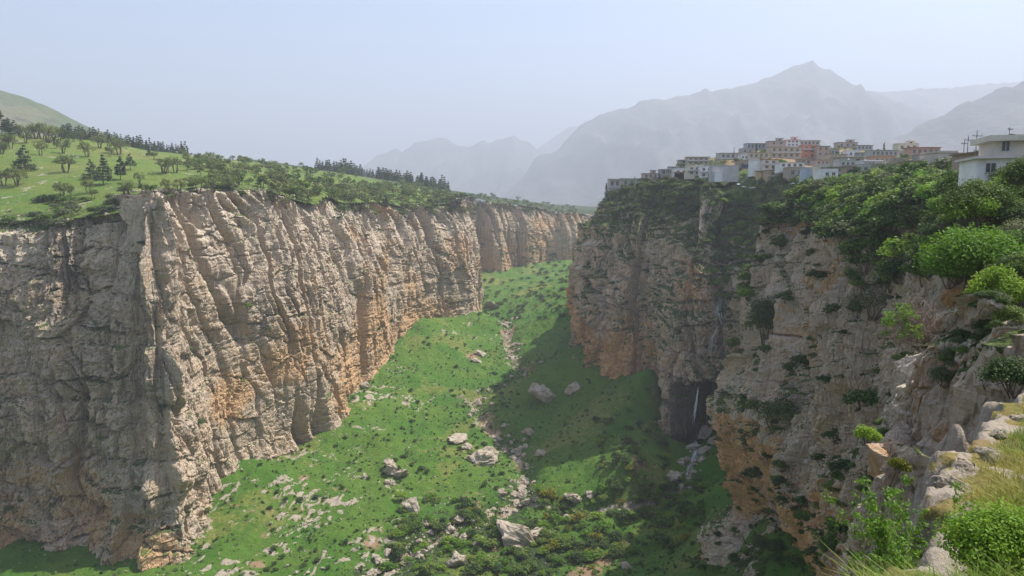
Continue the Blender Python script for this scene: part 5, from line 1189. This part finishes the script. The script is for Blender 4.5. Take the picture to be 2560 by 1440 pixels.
# utility poles
for i, (px, pt, pb, Y, lab) in enumerate([(2408,350,400,92,'shortest utility pole behind the tall leafy tree'),(2417,339,400,86,'utility pole with wide crossarm behind the tall leafy tree'),(2438,326,400,80,'tall utility pole with several crossarms left of the white house'),(2522,318,352,70,'utility pole rising behind the white modern house roof'),(1790,381,412,330,'thin pole above the blank grey building'),(1587,440,462,302,'thin aerial pole by the first grey house'),(1835,368,385,345,'thin aerial pole above the grey balcony house')]):
    b = at(px, pb, Y); t = at(px, pt, Y); h = t[2] - b[2]; e = empty('utility_pole', tuple(b), .3, label=lab, category='pole', group='utility poles of the town')
    rr_ = .0016 * Y * .45
    link('pole', mk_mesh('pole', *tubes([[(0, 0, -2.0, rr_), (0, 0, h, rr_ * .7)]], 6), [STEEL]), e)
    if i < 4:
        for k, zz in enumerate([.80] + ([.5, .3] if i == 2 else [])):
            q = h * (.13 if k else .22)
            ca = part('crossarm', [(-q, q, -rr_ * 1.6, -rr_ * 1.05, h * zz, h * zz + rr_ * 1.2)], STEEL, e)
            for sgn in (-.9, 0.0, .9): part('insulator', [(sgn * q - rr_ * .5, sgn * q + rr_ * .5, -rr_ * 1.8, -rr_ * .8, h * zz + rr_ * 1.21, h * zz + rr_ * 3)], CONC, ca)
# parked cars at the town edge
CARW = plaster((0.78, 0.78, 0.79), .3); TYRE = plaster((0.03, 0.03, 0.03), .8)
def car(px, py, Y, rz, label):
    l_, n_, o_ = cast(px, py)
    e = empty('parked_car', l_ if l_ is not None else tuple(at(px, py, Y)), rz, label=label, category='car', group='cars parked by the town edge')
    pr = [(-2.1,.45),(-2.1,.8),(-1.2,.92),(-.7,1.42),(.9,1.45),(1.6,.95),(2.1,.85),(2.1,.45)]
    V = [(x * U, s * .85 * U, z * U) for s in (-1, 1) for x, z in pr]; n = len(pr)
    bm = bmesh.new(); vs = [bm.verts.new(v) for v in V]; bm.faces.new(vs[:n][::-1]); bm.faces.new(vs[n:])
    for k in range(n): bm.faces.new((vs[k], vs[(k + 1) % n], vs[n + (k + 1) % n], vs[n + k]))
    me = bpy.data.meshes.new('body'); bmesh.ops.recalc_face_normals(bm, faces=bm.faces); bm.to_mesh(me); bm.free(); me.materials.append(CARW); link('body', me, e)
    for s in (-1, 1): part('side_window', [(-.75 * U, .95 * U, s * .855 * U - .01, s * .855 * U + .01, 1.0 * U, 1.35 * U)], GLASS, e)
    for x in (-1.3, 1.3):
        for s in (-1, 1): 
            w_ = link('wheel', mk_mesh('wheel', *tubes([[(x * U, s * .72 * U, .33 * U, .01), (x * U, s * .72 * U, .33 * U, .33 * U), (x * U, s * .9 * U, .33 * U, .33 * U), (x * U, s * .9 * U, .33 * U, .01)]], 10), [TYRE]), e)
car(1985, 462, 200, .1, 'white car parked right of the brown balconied house'); car(1862, 470, 205, .3, 'white car left of the mustard yellow wall'); car(1880, 472, 200, -.2, 'white car close under the mustard yellow wall'); car(1846, 464, 225, 1.2, 'white car standing by the rubble heap')
# ---------------------------------------------------------------- falling water
tw = NT('falling_water'); WATER = tw.done(tw.mix(tw.noise(3, 4), (0.55, 0.62, 0.66), (0.85, 0.88, 0.90)), None, .25)
def fall(name, pts, width, n, label, Y=None, drop_off=.5):
    rs = np.random.RandomState(len(label)); base = []
    for p in pts:
        if len(p) == 3: base.append(np.array(at(*p)))
        else:
            l, nr, ob = cast(*p)
            if l is None: continue
            v = np.array(l); base.append(v - np.array(ray(*p)) * drop_off)
    base = np.array(base); TR = []
    t = np.linspace(0, 1, len(base)); tt = np.linspace(0, 1, 22)
    c = np.stack([np.interp(tt, t, base[:, k]) for k in range(3)], -1)
    for i in range(n):
        off = rs.randn() * width; a = rs.rand() * .5; b = a + .25 + .5 * rs.rand(); s = (tt >= a) & (tt <= b)
        if s.sum() < 3: continue
        q = c[s].copy(); q[:, 0] += off * (0.6 + .6 * tt[s]) + .08 * rs.randn(s.sum()); q[:, 1] += .2 * rs.randn(); TR.append(np.concatenate([q, np.full((len(q), 1), .035 + .045 * rs.rand())], 1))
    link(name, mk_mesh(name, *tubes(TR, 4), [WATER], True), None, label=label, category='waterfall')
fall('waterfall', [(1802, 742), (1794, 768), (1798, 790), (1803, 815)], .55, 26, 'white upper waterfall spilling from the green gully')
fall('waterfall', [(1800, 812), (1788, 832), (1780, 850), (1776, 880)], .25, 14, 'thin lower reach of the upper waterfall in the dark cleft')
fall('waterfall', [(1747, 962, 257), (1742, 1000, 256.5), (1736, 1040, 256), (1733, 1075, 256)], .22, 14, 'tall thin waterfall falling past the dark cave mouth')
fall('cascade', [(1738, 1092), (1742, 1120), (1735, 1140), (1722, 1165), (1715, 1190)], .45, 24, 'white cascade running over boulders below the cave')
# the hazy air over the whole place
t = bpy.data.materials.new('haze_air'); t.use_nodes = True; nt_ = t.node_tree
nt_.nodes.remove(nt_.nodes['Principled BSDF']); pv = nt_.nodes.new('ShaderNodeVolumePrincipled')
pv.inputs['Color'].default_value = (0.572, 0.612, 0.695, 1); pv.inputs['Density'].default_value = HAZE_DENSITY; pv.inputs['Anisotropy'].default_value = 0.2
nt_.links.new(pv.outputs[0], nt_.nodes['Material Output'].inputs['Volume'])
bx = np.array([(x, y, z) for x in (-17000, 17000) for y in (-4000, 17000) for z in (-160, 1150)], float)
link('haze', mk_mesh('haze', bx, [(0,1,3,2),(4,6,7,5),(0,4,5,1),(2,3,7,6),(0,2,6,4),(1,5,7,3)], [t]), kind='stuff', label='pale blue haze filling the valley air')

# ---------------------------------------------------------------- to metres
for o in scene.objects:
    if o.parent is None and o.type in ('MESH', 'EMPTY'):
        o.location = o.location * SCALE; o.scale = o.scale * SCALE
